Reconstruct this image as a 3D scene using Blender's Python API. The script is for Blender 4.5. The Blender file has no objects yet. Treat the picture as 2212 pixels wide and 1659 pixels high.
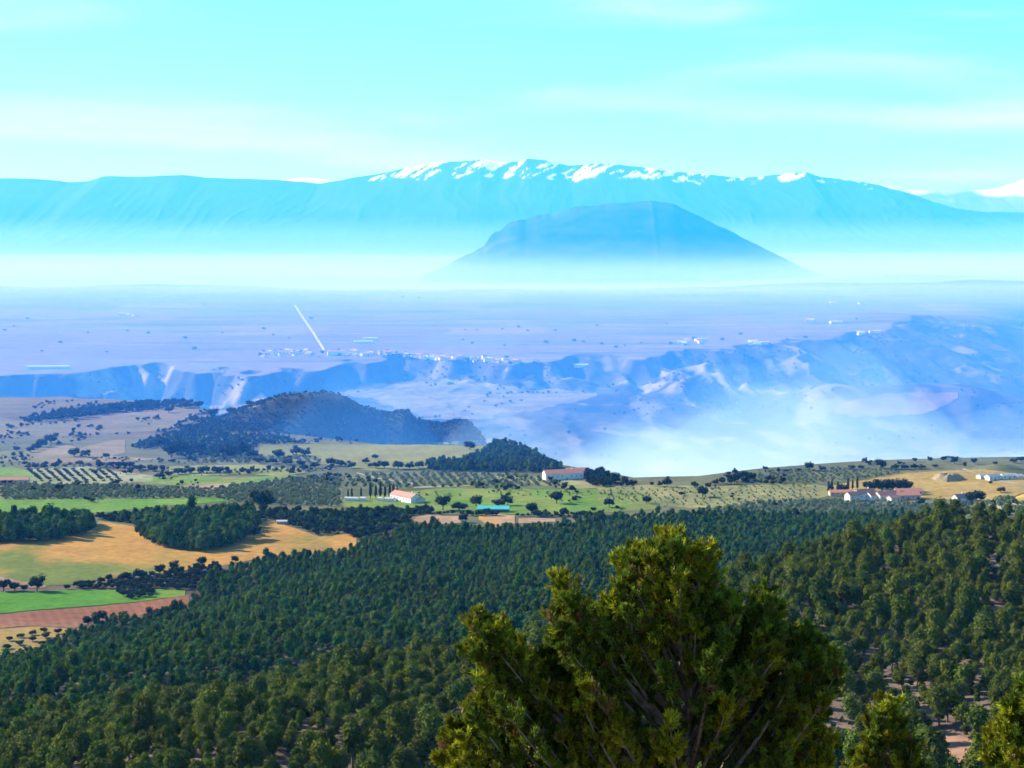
import bpy, bmesh, math, random
import numpy as np
from mathutils import Vector, Matrix

SC = bpy.context.scene
COL = SC.collection
R = math.radians

# ------------------------------------------------------------------ camera, sky, sun, exposure
CAM_Z = 250.0            # camera height above the near fields (fields are z = 0)
F = 1911.0               # focal length in pixels of a 1024 wide frame
HOR = 212.0              # image row of the horizon
cam_d = bpy.data.cameras.new("camera")
cam_d.sensor_width = 36.0
cam_d.lens = F / 1024 * 36.0
cam_d.shift_y = -(384 - HOR) / 1024
cam_d.clip_start = 0.5
cam_d.clip_end = 200000
cam = bpy.data.objects.new("camera", cam_d)
COL.objects.link(cam)
cam.location = (0, 0, CAM_Z)
cam.rotation_euler = (R(90), 0, 0)
SC.camera = cam

SUN_DIR = Vector((-0.80, 0.42, 0.47)).normalized()      # towards the sun: left, a little beyond the subject
SUN_EL = math.asin(SUN_DIR.z)
SUN_ROT = math.atan2(SUN_DIR.x, SUN_DIR.y)
sun_d = bpy.data.lights.new("sun", 'SUN')
sun_d.energy = 4.2
sun_d.angle = R(0.5)
sun_d.color = (1.0, 0.96, 0.90)
sun = bpy.data.objects.new("sun", sun_d)
COL.objects.link(sun)
sun.location = (-300, 100, 700)
sun.rotation_euler = (-SUN_DIR).to_track_quat('-Z', 'Y').to_euler()

world = bpy.data.worlds.new("World")
SC.world = world
world.use_nodes = True
wn, wl = world.node_tree.nodes, world.node_tree.links
wn.clear()
w_out = wn.new("ShaderNodeOutputWorld")
w_bg = wn.new("ShaderNodeBackground")
w_bg.inputs[1].default_value = 0.09
w_sky = wn.new("ShaderNodeTexSky")
w_sky.sky_type = 'NISHITA'
w_sky.sun_disc = False
w_sky.sun_elevation = SUN_EL
w_sky.sun_rotation = SUN_ROT
w_sky.altitude = 900
w_sky.air_density = 1.0
w_sky.dust_density = 0.4
w_sky.ozone_density = 2.0
w_tint = wn.new("ShaderNodeMix"); w_tint.data_type = 'RGBA'; w_tint.blend_type = 'MULTIPLY'
w_tint.inputs[0].default_value = 1.0
w_tint.inputs[7].default_value = (0.34, 0.84, 1.05, 1)       # the photograph's cold cyan white balance, whole sky alike
wl.new(w_sky.outputs[0], w_tint.inputs[6])
# thin stratus streaks: noise stretched along the horizon, all round the sky
w_tc = wn.new("ShaderNodeTexCoord")
w_sep = wn.new("ShaderNodeSeparateXYZ"); wl.new(w_tc.outputs['Generated'], w_sep.inputs[0])
def wmath(op, a, b=None, clamp=False):
    n = wn.new("ShaderNodeMath"); n.operation = op; n.use_clamp = clamp
    for i, v in enumerate((a, b)):
        if v is None: continue
        if isinstance(v, (int, float)): n.inputs[i].default_value = v
        else: wl.new(v, n.inputs[i])
    return n.outputs[0]
w_az = wmath('ARCTAN2', w_sep.outputs[0], w_sep.outputs[1])
w_cmb = wn.new("ShaderNodeCombineXYZ")
wl.new(wmath('MULTIPLY', w_az, 3.2), w_cmb.inputs[0])
wl.new(wmath('MULTIPLY', w_sep.outputs[2], 30.0), w_cmb.inputs[1])
w_cmb.inputs[2].default_value = CLOUD_SEED = 3.7
w_no = wn.new("ShaderNodeTexNoise"); w_no.inputs['Scale'].default_value = 1.0
w_no.inputs['Detail'].default_value = 5.0; w_no.inputs['Roughness'].default_value = 0.5; w_no.inputs['Distortion'].default_value = 0.6
wl.new(w_cmb.outputs[0], w_no.inputs['Vector'])
w_rmp = wn.new("ShaderNodeMapRange"); w_rmp.interpolation_type = 'SMOOTHSTEP'
w_rmp.inputs[1].default_value = 0.45; w_rmp.inputs[2].default_value = 0.80
w_rmp.inputs[3].default_value = 0.0; w_rmp.inputs[4].default_value = 0.55
wl.new(w_no.outputs[0], w_rmp.inputs[0])
w_mix = wn.new("ShaderNodeMix"); w_mix.data_type = 'RGBA'
wl.new(w_rmp.outputs[0], w_mix.inputs[0])
wl.new(w_tint.outputs[2], w_mix.inputs[6])
w_mix.inputs[7].default_value = (5.2, 7.2, 7.4, 1)
wl.new(w_mix.outputs[2], w_bg.inputs[0])
wl.new(w_bg.outputs[0], w_out.inputs[0])

SC.view_settings.view_transform = 'Standard'
SC.view_settings.look = 'None'
SC.view_settings.gamma = 1.0
SC.view_settings.exposure = 1.4
SC.render.engine = 'CYCLES'
SC.cycles.max_bounces = 6
SC.cycles.diffuse_bounces = 2
SC.cycles.transmission_bounces = 2
SC.cycles.transparent_max_bounces = 40
SC.cycles.volume_bounces = 2
SC.cycles.use_denoising = True
SC.cycles.use_adaptive_sampling = False

# ------------------------------------------------------------------ helpers
def tag(o, label=None, cat=None, group=None, kind=None):
    if label: o["label"] = label
    if cat: o["category"] = cat
    if group: o["group"] = group
    if kind: o["kind"] = kind
    return o

def mesh_np(name, verts, faces, mats=(), smooth=False, midx=None):
    """faces: (n,3) or (n,4) int array"""
    me = bpy.data.meshes.new(name)
    verts = np.asarray(verts, np.float32); faces = np.asarray(faces, np.int32)
    k = faces.shape[1]; n = len(faces)
    me.vertices.add(len(verts)); me.vertices.foreach_set("co", verts.ravel())
    me.loops.add(n * k); me.loops.foreach_set("vertex_index", faces.ravel())
    me.polygons.add(n)
    me.polygons.foreach_set("loop_start", np.arange(0, n * k, k, dtype=np.int32))
    me.polygons.foreach_set("loop_total", np.full(n, k, np.int32))
    if midx is not None: me.polygons.foreach_set("material_index", np.asarray(midx, np.int32))
    me.polygons.foreach_set("use_smooth", np.full(n, bool(smooth)))
    for m in mats: me.materials.append(m)
    me.update(calc_edges=True)
    return me

def mesh_py(name, verts, faces, mats=(), midx=None):
    me = bpy.data.meshes.new(name)
    me.from_pydata(verts, [], faces)
    for m in mats: me.materials.append(m)
    if midx: me.polygons.foreach_set("material_index", midx)
    me.update()
    return me

def link(name, me, parent=None, loc=None):
    o = bpy.data.objects.new(name, me)
    COL.objects.link(o)
    if parent: o.parent = parent
    if loc is not None: o.location = loc
    return o

def empty(name, loc, rz=0.0):
    o = bpy.data.objects.new(name, None)
    o.empty_display_size = 0.5
    COL.objects.link(o)
    o.location = loc; o.rotation_euler = (0, 0, rz)
    return o

# lattice noise in numpy
_T = np.random.RandomState(7).rand(16, 256, 256)
def vnoise(x, y, s=0):
    t = _T[s % 16]
    xi = np.floor(x).astype(np.int64); yi = np.floor(y).astype(np.int64)
    fx = x - xi; fy = y - yi
    fx = fx * fx * fx * (fx * (fx * 6 - 15) + 10); fy = fy * fy * fy * (fy * (fy * 6 - 15) + 10)
    a = t[xi & 255, yi & 255]; b = t[(xi + 1) & 255, yi & 255]
    c = t[xi & 255, (yi + 1) & 255]; d = t[(xi + 1) & 255, (yi + 1) & 255]
    return (a + (b - a) * fx) * (1 - fy) + (c + (d - c) * fx) * fy
def fbm(x, y, oct=4, s=0, gain=0.5):
    v = 0; a = 1.0; tot = 0
    for i in range(oct):
        v = v + a * (vnoise(x * 2 ** i + 17.3 * i, y * 2 ** i + 9.1 * i, s + i) * 2 - 1); tot += a; a *= gain
    return v / tot
def ridged(x, y, oct=4, s=0, gain=0.5):
    v = 0; a = 1.0; tot = 0
    for i in range(oct):
        n = 1 - np.abs(vnoise(x * 2 ** i + 31.7 * i, y * 2 ** i + 5.9 * i, s + i) * 2 - 1)
        v = v + a * n * n; tot += a; a *= gain
    return v / tot
def sstep(a, b, x):
    t = np.clip((x - a) / (b - a), 0, 1)
    return t * t * (3 - 2 * t)
def pin(x, pts):
    p = np.array(pts, float)
    return np.interp(x, p[:, 0], p[:, 1])
def pins(x, pts):                     # smooth version
    p = np.array(pts, float)
    d = max(1e-6, (p[-1, 0] - p[0, 0]) * 0.01)
    return (np.interp(x - d, p[:, 0], p[:, 1]) + 2 * np.interp(x, p[:, 0], p[:, 1]) + np.interp(x + d, p[:, 0], p[:, 1])) / 4

# ------------------------------------------------------------------ terrain heights
EDGE = [(-4000, 3050), (-700, 3000), (-480, 2860), (-400, 2620), (-290, 2400), (-150, 2220), (-5, 2150), (12, 2085), (45, 1945), (116, 1815), (178, 1815),
        (235, 1850), (400, 1925), (563, 1985), (1200, 2250), (4000, 3600)]
PLAT = [(-6000, 4700), (-1280, 4780), (-825, 4900), (-560, 5000), (-307, 5230), (0, 5080), (205, 5030), (417, 5060), (632, 5540),
        (840, 5840), (1073, 6100), (1410, 6830), (1700, 6950), (2300, 7600), (5000, 9500)]
FOOT = [(-900, 1000), (-300, 1040), (-230, 1100), (-150, 1290), (-60, 1400), (60, 1480), (300, 1560), (1200, 1650)]
SLOPE = [(-200, 258), (-20, 249.2), (0, 247.9), (6, 246.2), (14, 243), (25, 238.4), (60, 221), (120, 193), (200, 160), (300, 137), (400, 118), (520, 97),
         (700, 77), (900, 57), (1100, 37), (1300, 18), (1550, 0), (3000, 0)]
PZ = -150.0
def height(x, y):
    x = np.asarray(x, float); y = np.asarray(y, float)
    foot = pins(x, FOOT)
    yy = np.where(y > 520, 520 + (y - 520) * (1030.0) / (foot - 520), y)
    z = (pin(yy - 15, SLOPE) + 2 * pin(yy, SLOPE) + pin(yy + 15, SLOPE)) / 4
    z = np.where(y < 60, pin(y, SLOPE), z)
    onhill = sstep(80, 300, y) * (1 - sstep(0.75, 1.0, (y - 100) / (foot - 100)))
    z = z + onhill * (10 * fbm(x / 150, y / 190, 3, 1) + 2.0 * fbm(x / 35, y / 35, 2, 5))
    # ravine running down through the wood on the left
    rv = y - (650 + 0.9 * (x + 170))
    z = z - 13 * np.exp(-(rv / 42) ** 2) * sstep(120, -40, x) * sstep(-500, -300, x)
    # spur on the right
    sd = ((x - 73) * 180 - (y - 560) * 125) / 219.0        # > 0 towards the viewer's side of the crest
    spur = sstep(-190, 25, sd + 14 * fbm(x / 60, y / 60, 2, 3)) * sstep(170, 330, y) * sstep(1500, 900, y)
    zsp = 137 + 0.045 * (330 - y) * (y < 330) + 4 * fbm(x / 70, y / 70, 3, 8) + np.clip(sd - 60, 0, 300) * 0.035
    z = np.where(y > 150, z + spur * np.maximum(0, zsp - z), z)
    # fields
    fl = sstep(1350, 2100, y)
    zf = -0.022 * np.clip(y - 1500, 0, 1500) * sstep(250, -250, x) - 0.008 * np.clip(y - 1500, 0, 900) + 1.6 * fbm(x / 160, y / 220, 3, 2)
    z = z + zf * sstep(1150, 1500, y)
    # knoll along the right edge of the fields
    z = z + 5 * np.exp(-((x - 330) / 190) ** 2 - ((y - 1890) / 90) ** 2)
    z = z + 7 * np.exp(-((x - 470) / 25) ** 2 - ((y - 1835) / 22) ** 2)
    # drop into the valley beyond the fields
    wob = 60 * fbm(x / 160, y / 400, 3, 4) * sstep(2000, 2600, y)
    e = y - (pin(x, EDGE) + wob)
    shelf = sstep(-750, -560, x) * sstep(900, 120, x) * sstep(3000, 3300, y)
    floor = -262 + 60 * shelf - 25 * sstep(0, -900, x) * (1 - shelf) + 9 * fbm(x / 260, y / 260, 4, 9)
    floor = floor + 84 * np.exp(-((x - 955) / 300) ** 4 - ((y - 4620) / 260) ** 2)      # lit mound in the valley
    floor = floor + 30 * np.exp(-((x - 260) / 200) ** 2 - ((y - 4500) / 160) ** 2)
    floor = floor + 25 * sstep(500, 1500, x) * sstep(3800, 5200, y)
    bad = sstep(300, -200, x) * sstep(3050, 3500, y) * (1 - 0.85 * shelf)
    floor = floor + bad * (150 * ridged(x / 230 + 0.3 * fbm(x / 200, y / 200, 2, 7), y / 380, 5, 8, 0.55) - 12)
    drop = sstep(0, 300, e)
    z = z * (1 - drop) + floor * drop
    # table hill (mesa) with stepped right shoulder
    top = pin(x, [(-800, -120), (-560, -62), (-426, -38), (-369, -15), (-344, -6), (-318, 3), (-256, 6.5), (-230, 0), (-205, -14), (-174, -24), (-143, -19), (-137, -29),
                  (-117, -35), (-92, -37), (-73, -32), (-58, -36), (-46, -48), (-20, -88), (60, -220), (200, -300)])
    flank = np.abs(y - 2610 - 12 * fbm(x / 60, y / 200, 2, 3))
    mz = top - 5 - 0.42 * np.maximum(0, flank - 40) - 0.0009 * np.maximum(0, flank - 40) ** 2 + (5 * fbm(x / 35, y / 60, 3, 6) - 6 * ridged(x / 55, y / 150, 3, 2)) * sstep(30, 90, flank)
    z = np.where((y > 2150) & (y < 3200), np.maximum(z, mz), z)
    # wall up to the plateau
    wide = pin(x, [(-2000, 190), (-400, 230), (150, 260), (420, 380), (800, 1250), (1400, 2000), (2500, 2600)])
    pw = pin(x, PLAT) + 620 * fbm(x / 260, y / 1100, 4, 5, 0.6) * pin(x, [(-1500, 1), (300, 1), (900, 0.6), (1600, 0.8)]) + 60 * ridged(x / 120, y / 300, 3, 2) 
    t = (y - (pw - wide)) / wide
    up = np.clip(t, 0, 1)
    up = 0.35 * up + 0.65 * up ** 1.9
    gul = (ridged(x / 190 + 0.35 * fbm(x / 300, y / 300, 2, 1), y / 520 + 0.3 * fbm(x / 200, y / 200, 2, 4), 5, 3, 0.55) - 0.45) * 85 * np.clip(np.sin(np.pi * np.clip(t, 0, 1)), 0, 1)
    ptop = PZ + 3.0 * fbm(x / 700, y / 900, 3, 6) - 0.000 * y
    ptop = ptop + 30 * sstep(600, 2400, x) * sstep(8600, 10500, y) + 22 * np.exp(-((x - 1380) / 330) ** 2 - ((y - 7000) / 420) ** 2)
    ptop = ptop - 85 * sstep(9500, 12500, y + 900 * fbm(x / 900, y / 2000, 3, 12)) + 5 * fbm(x / 260, y / 500, 3, 2) * sstep(8300, 9300, y) + 12 * sstep(-200, -2400, x) * sstep(7500, 9500, y)
    # the plateau's right end falls away
    endd = sstep(1500, 2300, x - (y - 6800) * 0.35) * sstep(10200, 7800, y)
    ptop = ptop - 80 * endd
    zz = z + (ptop - z) * np.where(y > 4200, up, 0) + gul * (y > 3900) * np.clip((ptop - z) / 115, 0, 1)
    z = np.where(y > 3600, zz, z)
    # low hills in the far basin
    z = z + 55 * np.exp(-((x + 1450) / 900) ** 2 - ((y - 17500) / 900) ** 2) * (y > 12000)
    z = z + 45 * np.exp(-((x - 2750) / 700) ** 2 - ((y - 12600) / 500) ** 2) * (y > 11000)
    return z

def seg(a, b, st): return np.arange(a, b, st)
GY = np.concatenate([seg(-80, 60, 4), seg(60, 600, 4), seg(600, 2250, 4.2), seg(2250, 5200, 9), seg(5200, 7200, 13), seg(7200, 10400, 40),
                     seg(10400, 20000, 300), seg(20000, 46000, 1500)])
GU = np.concatenate([np.linspace(-0.75, -0.31, 50, endpoint=False), np.linspace(-0.31, 0.31, 440, endpoint=False), np.linspace(0.31, 0.75, 51)])
OFF = 120.0
_U, _Y = np.meshgrid(GU, GY)
_X = _U * (_Y + OFF)
_Z = height(_X, _Y)

def hm(x, y):
    """height of the terrain mesh (bilinear)"""
    x = np.asarray(x, float); y = np.asarray(y, float)
    u = x / (y + OFF)
    i = np.clip(np.searchsorted(GY, y) - 1, 0, len(GY) - 2)
    j = np.clip(np.searchsorted(GU, u) - 1, 0, len(GU) - 2)
    fy = np.clip((y - GY[i]) / (GY[i + 1] - GY[i]), 0, 1); fu = np.clip((u - GU[j]) / (GU[j + 1] - GU[j]), 0, 1)
    return (_Z[i, j] * (1 - fu) + _Z[i, j + 1] * fu) * (1 - fy) + (_Z[i + 1, j] * (1 - fu) + _Z[i + 1, j + 1] * fu) * fy

D = 1024 / 2212.0        # the picture was measured at 2212 pixels wide
def ground(px, row, ymin=600.0, ymax=16000.0):
    """where the view ray through a pixel (1024 wide) first meets the terrain"""
    px = np.atleast_1d(np.asarray(px, float)).ravel(); row = np.atleast_1d(np.asarray(row, float)).ravel()
    u = (px - 512) / F; w = -(row - HOR) / F
    ys = np.geomspace(ymin, ymax, 420)
    out = np.full(len(px), ymax)
    for c in range(0, len(px), 4000):
        uu = u[c:c + 4000, None]; ww = w[c:c + 4000, None]
        below = (CAM_Z + ww * ys[None]) < hm(uu * ys[None], np.broadcast_to(ys[None], (uu.shape[0], len(ys))))
        k = np.argmax(below, axis=1); none = ~below.any(axis=1)
        k = np.clip(k, 1, len(ys) - 1)
        lo = ys[k - 1]; hi = ys[k]
        for _ in range(14):
            m = (lo + hi) / 2
            b = (CAM_Z + w[c:c + 4000] * m) < hm(u[c:c + 4000] * m, m)
            hi = np.where(b, m, hi); lo = np.where(b, lo, m)
        out[c:c + 4000] = np.where(none, ymax, hi)
    x = u * out
    return x, out, hm(x, out)
def at(dx, dy):
    """ground point under a position measured in the 2212 wide picture"""
    x, y, z = ground(dx * D, dy * D)
    return float(x[0]), float(y[0]), float(z[0])
def to_px(x, y, z):
    return 512 + F * x / y, HOR + F * (CAM_Z - z) / y
def inpoly(px, py, poly):
    p = np.array(poly, float); n = len(p); r = np.zeros(np.shape(px), bool); j = n - 1
    for i in range(n):
        c = ((p[i, 1] > py) != (p[j, 1] > py)) & (px < (p[j, 0] - p[i, 0]) * (py - p[i, 1]) / (p[j, 1] - p[i, 1] + 1e-12) + p[i, 0])
        r ^= c; j = i
    return r

# ------------------------------------------------------------------ materials
def mat(name, col, col2=None, scale=1.0, rough=0.9, spec=0.2, detail=4, contrast=(0.35, 0.65), bump=0.0, translucent=0.0, obj_random=0.0, stretch=None):
    m = bpy.data.materials.new(name); m.use_nodes = True
    n, l = m.node_tree.nodes, m.node_tree.links
    b = n["Principled BSDF"]
    b.inputs['Roughness'].default_value = rough
    b.inputs['Specular IOR Level'].default_value = spec
    b.inputs['Base Color'].default_value = (*col, 1)
    cs = None
    if col2 is not None:
        tc = n.new("ShaderNodeTexCoord")
        no = n.new("ShaderNodeTexNoise"); no.inputs['Scale'].default_value = scale; no.inputs['Detail'].default_value = detail
        no.inputs['Roughness'].default_value = 0.6
        if stretch:
            mp = n.new("ShaderNodeMapping"); mp.inputs['Scale'].default_value = stretch
            l.new(tc.outputs['Object'], mp.inputs['Vector']); l.new(mp.outputs[0], no.inputs['Vector'])
        else:
            l.new(tc.outputs['Object'], no.inputs['Vector'])
        r = n.new("ShaderNodeValToRGB")
        r.color_ramp.elements[0].position = contrast[0]; r.color_ramp.elements[0].color = (*col, 1)
        r.color_ramp.elements[1].position = contrast[1]; r.color_ramp.elements[1].color = (*col2, 1)
        l.new(no.outputs[0], r.inputs[0]); cs = r.outputs[0]
        if bump:
            bp = n.new("ShaderNodeBump"); bp.inputs['Strength'].default_value = 0.6; bp.inputs['Distance'].default_value = bump
            l.new(no.outputs[0], bp.inputs['Height']); l.new(bp.outputs[0], b.inputs['Normal'])
    if obj_random:
        oi = n.new("ShaderNodeObjectInfo")
        hs = n.new("ShaderNodeHueSaturation")
        mr = n.new("ShaderNodeMapRange"); mr.inputs[3].default_value = 1 - obj_random; mr.inputs[4].default_value = 1 + obj_random
        l.new(oi.outputs['Random'], mr.inputs[0]); l.new(mr.outputs[0], hs.inputs['Value'])
        m2 = n.new("ShaderNodeMath"); m2.operation = 'MULTIPLY'; m2.inputs[1].default_value = 7.31
        fr = n.new("ShaderNodeMath"); fr.operation = 'FRACT'
        l.new(oi.outputs['Random'], m2.inputs[0]); l.new(m2.outputs[0], fr.inputs[0])
        mh = n.new("ShaderNodeMapRange"); mh.inputs[3].default_value = 0.5 - 0.09 * obj_random; mh.inputs[4].default_value = 0.5 + 0.06 * obj_random
        l.new(fr.outputs[0], mh.inputs[0]); l.new(mh.outputs[0], hs.inputs['Hue'])
        if cs is None: hs.inputs['Color'].default_value = (*col, 1)
        else: l.new(cs, hs.inputs['Color'])
        cs = hs.outputs[0]
    if cs is not None: l.new(cs, b.inputs['Base Color'])
    if translucent:
        tr = n.new("ShaderNodeBsdfTranslucent"); mx = n.new("ShaderNodeMixShader"); mx.inputs[0].default_value = translucent
        if cs is not None: l.new(cs, tr.inputs[0])
        else: tr.inputs[0].default_value = (*col, 1)
        l.new(b.outputs[0], mx.inputs[1]); l.new(tr.outputs[0], mx.inputs[2]); l.new(mx.outputs[0], n["Material Output"].inputs[0])
    return m

def attr_mat(name, rough=0.95, n1=(0.02, 0.25), n2=(0.2, 0.18), bump=0.0):
    """ground material: colour from the painted soil-type attribute 'soil', broken up by two noises"""
    m = bpy.data.materials.new(name); m.use_nodes = True
    n, l = m.node_tree.nodes, m.node_tree.links
    b = n["Principled BSDF"]; b.inputs['Roughness'].default_value = rough; b.inputs['Specular IOR Level'].default_value = 0.1
    a = n.new("ShaderNodeAttribute"); a.attribute_name = "soil"
    geo = n.new("ShaderNodeNewGeometry")
    val = None
    for sc, amp in (n1, n2):
        no = n.new("ShaderNodeTexNoise"); no.inputs['Scale'].default_value = sc; no.inputs['Detail'].default_value = 5; no.inputs['Roughness'].default_value = 0.65
        l.new(geo.outputs['Position'], no.inputs['Vector'])
        mr = n.new("ShaderNodeMapRange"); mr.inputs[1].default_value = 0.3; mr.inputs[2].default_value = 0.7
        mr.inputs[3].default_value = 1 - amp; mr.inputs[4].default_value = 1 + amp
        l.new(no.outputs[0], mr.inputs[0])
        if val is None: val = mr.outputs[0]
        else:
            mu = n.new("ShaderNodeMath"); mu.operation = 'MULTIPLY'; l.new(val, mu.inputs[0]); l.new(mr.outputs[0], mu.inputs[1]); val = mu.outputs[0]
    hs = n.new("ShaderNodeHueSaturation"); l.new(a.outputs['Color'], hs.inputs['Color']); l.new(val, hs.inputs['Value'])
    l.new(hs.outputs[0], b.inputs['Base Color'])
    if bump:
        no2 = n.new("ShaderNodeTexNoise"); no2.inputs['Scale'].default_value = 1.2; no2.inputs['Detail'].default_value = 6
        l.new(geo.outputs['Position'], no2.inputs['Vector'])
        bp = n.new("ShaderNodeBump"); bp.inputs['Distance'].default_value = bump; l.new(no2.outputs[0], bp.inputs['Height']); l.new(bp.outputs[0], b.inputs['Normal'])
    return m

def set_soil(me, rgb, k=1.0):
    rgb = np.asarray(rgb) * k
    a = me.color_attributes.new("soil", 'FLOAT_COLOR', 'POINT')
    c = np.ones((len(rgb), 4), np.float32); c[:, :3] = rgb
    a.data.foreach_set("color", c.ravel())

# ------------------------------------------------------------------ the ground
def mixc(a, b, t):
    a = np.asarray(a, float); b = np.asarray(b, float); t = np.asarray(t)[..., None]
    return a * (1 - t) + b * t
def cell_patches(x, y, sx, sy, seed):
    """random value of the nearest jittered seed: a patchwork of plots"""
    best = np.full(x.shape, 1e9); val = np.zeros(x.shape); val2 = np.zeros(x.shape)
    gx = np.floor(x / sx).astype(int); gy = np.floor(y / sy).astype(int)
    for i in (-1, 0, 1):
        for j in (-1, 0, 1):
            cx = gx + i; cy = gy + j
            ox = (cx + 0.15 + 0.7 * _T[seed][cx & 255, cy & 255]) * sx; oy = (cy + 0.15 + 0.7 * _T[seed + 1][cx & 255, cy & 255]) * sy
            d = np.maximum(np.abs(x - ox) / sx, np.abs(y - oy) / sy)
            m = d < best
            best = np.where(m, d, best); val = np.where(m, _T[seed + 2][cx & 255, cy & 255], val); val2 = np.where(m, _T[seed + 3][cx & 255, cy & 255], val2)
    return val, val2
def build_ground():
    ny, nu = _X.shape
    V = np.stack([_X, _Y, _Z], -1).reshape(-1, 3)
    idx = np.arange(ny * nu).reshape(ny, nu)
    Fc = np.stack([idx[:-1, :-1], idx[:-1, 1:], idx[1:, 1:], idx[1:, :-1]], -1).reshape(-1, 4)
    x, y = _X, _Y
    c = np.zeros((ny, nu, 3))
    dirt = mixc((0.13, 0.085, 0.052), (0.26, 0.175, 0.11), np.clip(0.5 + 0.9 * fbm(x / 25, y / 40, 4, 2), 0, 1))
    grass = mixc((0.15, 0.15, 0.065), (0.28, 0.24, 0.11), np.clip(0.5 + 0.8 * fbm(x / 90, y / 160, 4, 3), 0, 1))
    v, v2 = cell_patches(x + 40 * fbm(x / 200, y / 200, 2, 2), y, 120, 210, 3)
    plots = mixc((0.105, 0.135, 0.05), (0.23, 0.21, 0.10), v); plots = mixc(plots, (0.25, 0.17, 0.10), (v2 > 0.80) * 0.7)
    sp_ = ((x - 73) * 180 - (y - 560) * 125) / 219.0
    dirt = mixc(dirt, mixc((0.16, 0.105, 0.07), (0.34, 0.23, 0.16), np.clip(0.5 + 0.9 * fbm(x / 14, y / 20, 4, 2), 0, 1)), sstep(-60, 20, sp_) * (y < 1000))
    c[:] = mixc(dirt, grass, sstep(1250, 1500, y))
    c = mixc(c, plots, sstep(1500, 1750, y) * 0.75)
    c = mixc(c, mixc((0.17, 0.13, 0.105), (0.25, 0.21, 0.15), v), sstep(2150, 2500, y) * sstep(-150, -350, x) * 0.85)
    # valley: scrub and pale bare badland
    slope = np.hypot(np.gradient(_Z, axis=0) / np.gradient(_Y, axis=0), np.gradient(_Z, axis=1) / np.gradient(_X, axis=1))
    scrub = mixc((0.030, 0.036, 0.022), (0.085, 0.08, 0.052), np.clip(0.5 + fbm(x / 60, y / 120, 4, 4), 0, 1))
    bare = np.clip(sstep(0.16, 0.5, fbm(x / 110, y / 240, 4, 7)), 0, 1)
    scrub = mixc(scrub, (0.40, 0.34, 0.27), bare * 0.5)
    lit_nose = ridged(x / 190 + 0.35 * fbm(x / 300, y / 300, 2, 1), y / 520 + 0.3 * fbm(x / 200, y / 200, 2, 4), 5, 3, 0.55)  # ridge noses: pale bare rock, with the buttresses' sunlit look painted in
    scrub = mixc(scrub, (0.50, 0.43, 0.35), sstep(0.52, 0.72, lit_nose + 0.12 * fbm(x / 50, y / 90, 3, 2)) * (y > 3300) * sstep(1500, 300, x) * 0.75)
    e = y - pin(x, EDGE)
    c = mixc(c, scrub, sstep(-5, 40, e))
    v, v2 = cell_patches(x + 60 * fbm(x / 300, y / 300, 2, 2), y, 200, 330, 7)
    vf = mixc((0.22, 0.205, 0.13), (0.13, 0.145, 0.09), v)
    flat = 1 - sstep(0.05, 0.16, slope)
    c = mixc(c, vf, (y > 3000) * flat * 0.6 * (y < 5200) * sstep(500, 150, x))
    # plateau farmland
    v, v2 = cell_patches(x + 80 * fbm(x / 500, y / 500, 2, 3), y + 60 * fbm(x / 300, y / 300, 2, 4), 330, 520, 2)
    pf = mixc((0.215, 0.160, 0.11), (0.29, 0.215, 0.15), v); pf = mixc(pf, (0.24, 0.24, 0.17), (v2 > 0.70) * 0.6); pf = mixc(pf, (0.44, 0.37, 0.30), (v2 < 0.05) * 0.4)
    pf = mixc(pf, (0.10, 0.10, 0.08), sstep(0.25, 0.5, fbm(x / 500, y / 90, 4, 3)) * 0.7); pf = mixc(pf, (0.40, 0.33, 0.27), sstep(0.3, 0.55, fbm(x / 420, y / 70, 4, 9)) * 0.55)
    onp = sstep(-15, 30, y - pin(x, PLAT) - 40) * flat
    onp = np.where(_Z > PZ - 14, 1.0, 0.0) * (y > 4600) * flat
    c = mixc(c, pf, onp)
    # far basin
    c = mixc(c, np.broadcast_to((0.30, 0.26, 0.19), c.shape), sstep(9800, 11000, y))
    # table hill: dark scrub on its flanks, thin grass on the flat top
    hl = (x > -560) & (x < 0) & (y > 2380) & (y < 2790)
    wood = mixc((0.022, 0.030, 0.018), (0.050, 0.056, 0.032), np.clip(0.5 + fbm(x / 14, y / 20, 3, 4), 0, 1))
    c = np.where(hl[..., None], mixc(c, wood, sstep(2360, 2420, y) * sstep(-480, -400, x)), c)
    me = mesh_np("ground", V, Fc, [attr_mat("ground_soil", bump=0.15)], smooth=True)
    set_soil(me, c.reshape(-1, 3), 0.55)
    tag(link("ground", me), "rolling land from the wooded slope over fields and a valley to the far basin", kind="structure")
build_ground()
# ------------------------------------------------------------------ far mountains and the isolated hill
def lerp_profile(pts): return [(a * D, b * D) for a, b in pts]
SKY1 = lerp_profile([(-2200, 372), (-1500, 380), (-900, 368), (-400, 379), (0, 384), (70, 386), (150, 393), (190, 391), (225, 381), (300, 381), (395, 377), (440, 384), (560, 387), (625, 391), (690, 397),
    (740, 388), (800, 378), (850, 368), (880, 361), (930, 352), (1000, 348), (1040, 344), (1080, 351), (1120, 349), (1140, 342), (1180, 346), (1230, 358), (1290, 353),
    (1330, 355), (1400, 361), (1470, 371), (1540, 378), (1600, 385), (1640, 382), (1690, 376), (1740, 371), (1770, 381), (1800, 384), (1850, 390), (1900, 399),
    (1960, 417), (2010, 435), (2060, 449), (2120, 456), (2212, 459), (2600, 452), (3200, 440), (4400, 448)])
SKY2 = lerp_profile([(-2200, 402), (0, 405), (500, 398), (590, 391), (650, 384), (700, 386), (760, 395), (1000, 400), (1700, 400), (1880, 398), (1930, 403), (1965, 410), (2050, 414),
    (2100, 412), (2150, 408), (2190, 396), (2212, 386), (2260, 372), (2400, 366), (2700, 380), (3300, 372), (4400, 390)])

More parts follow.
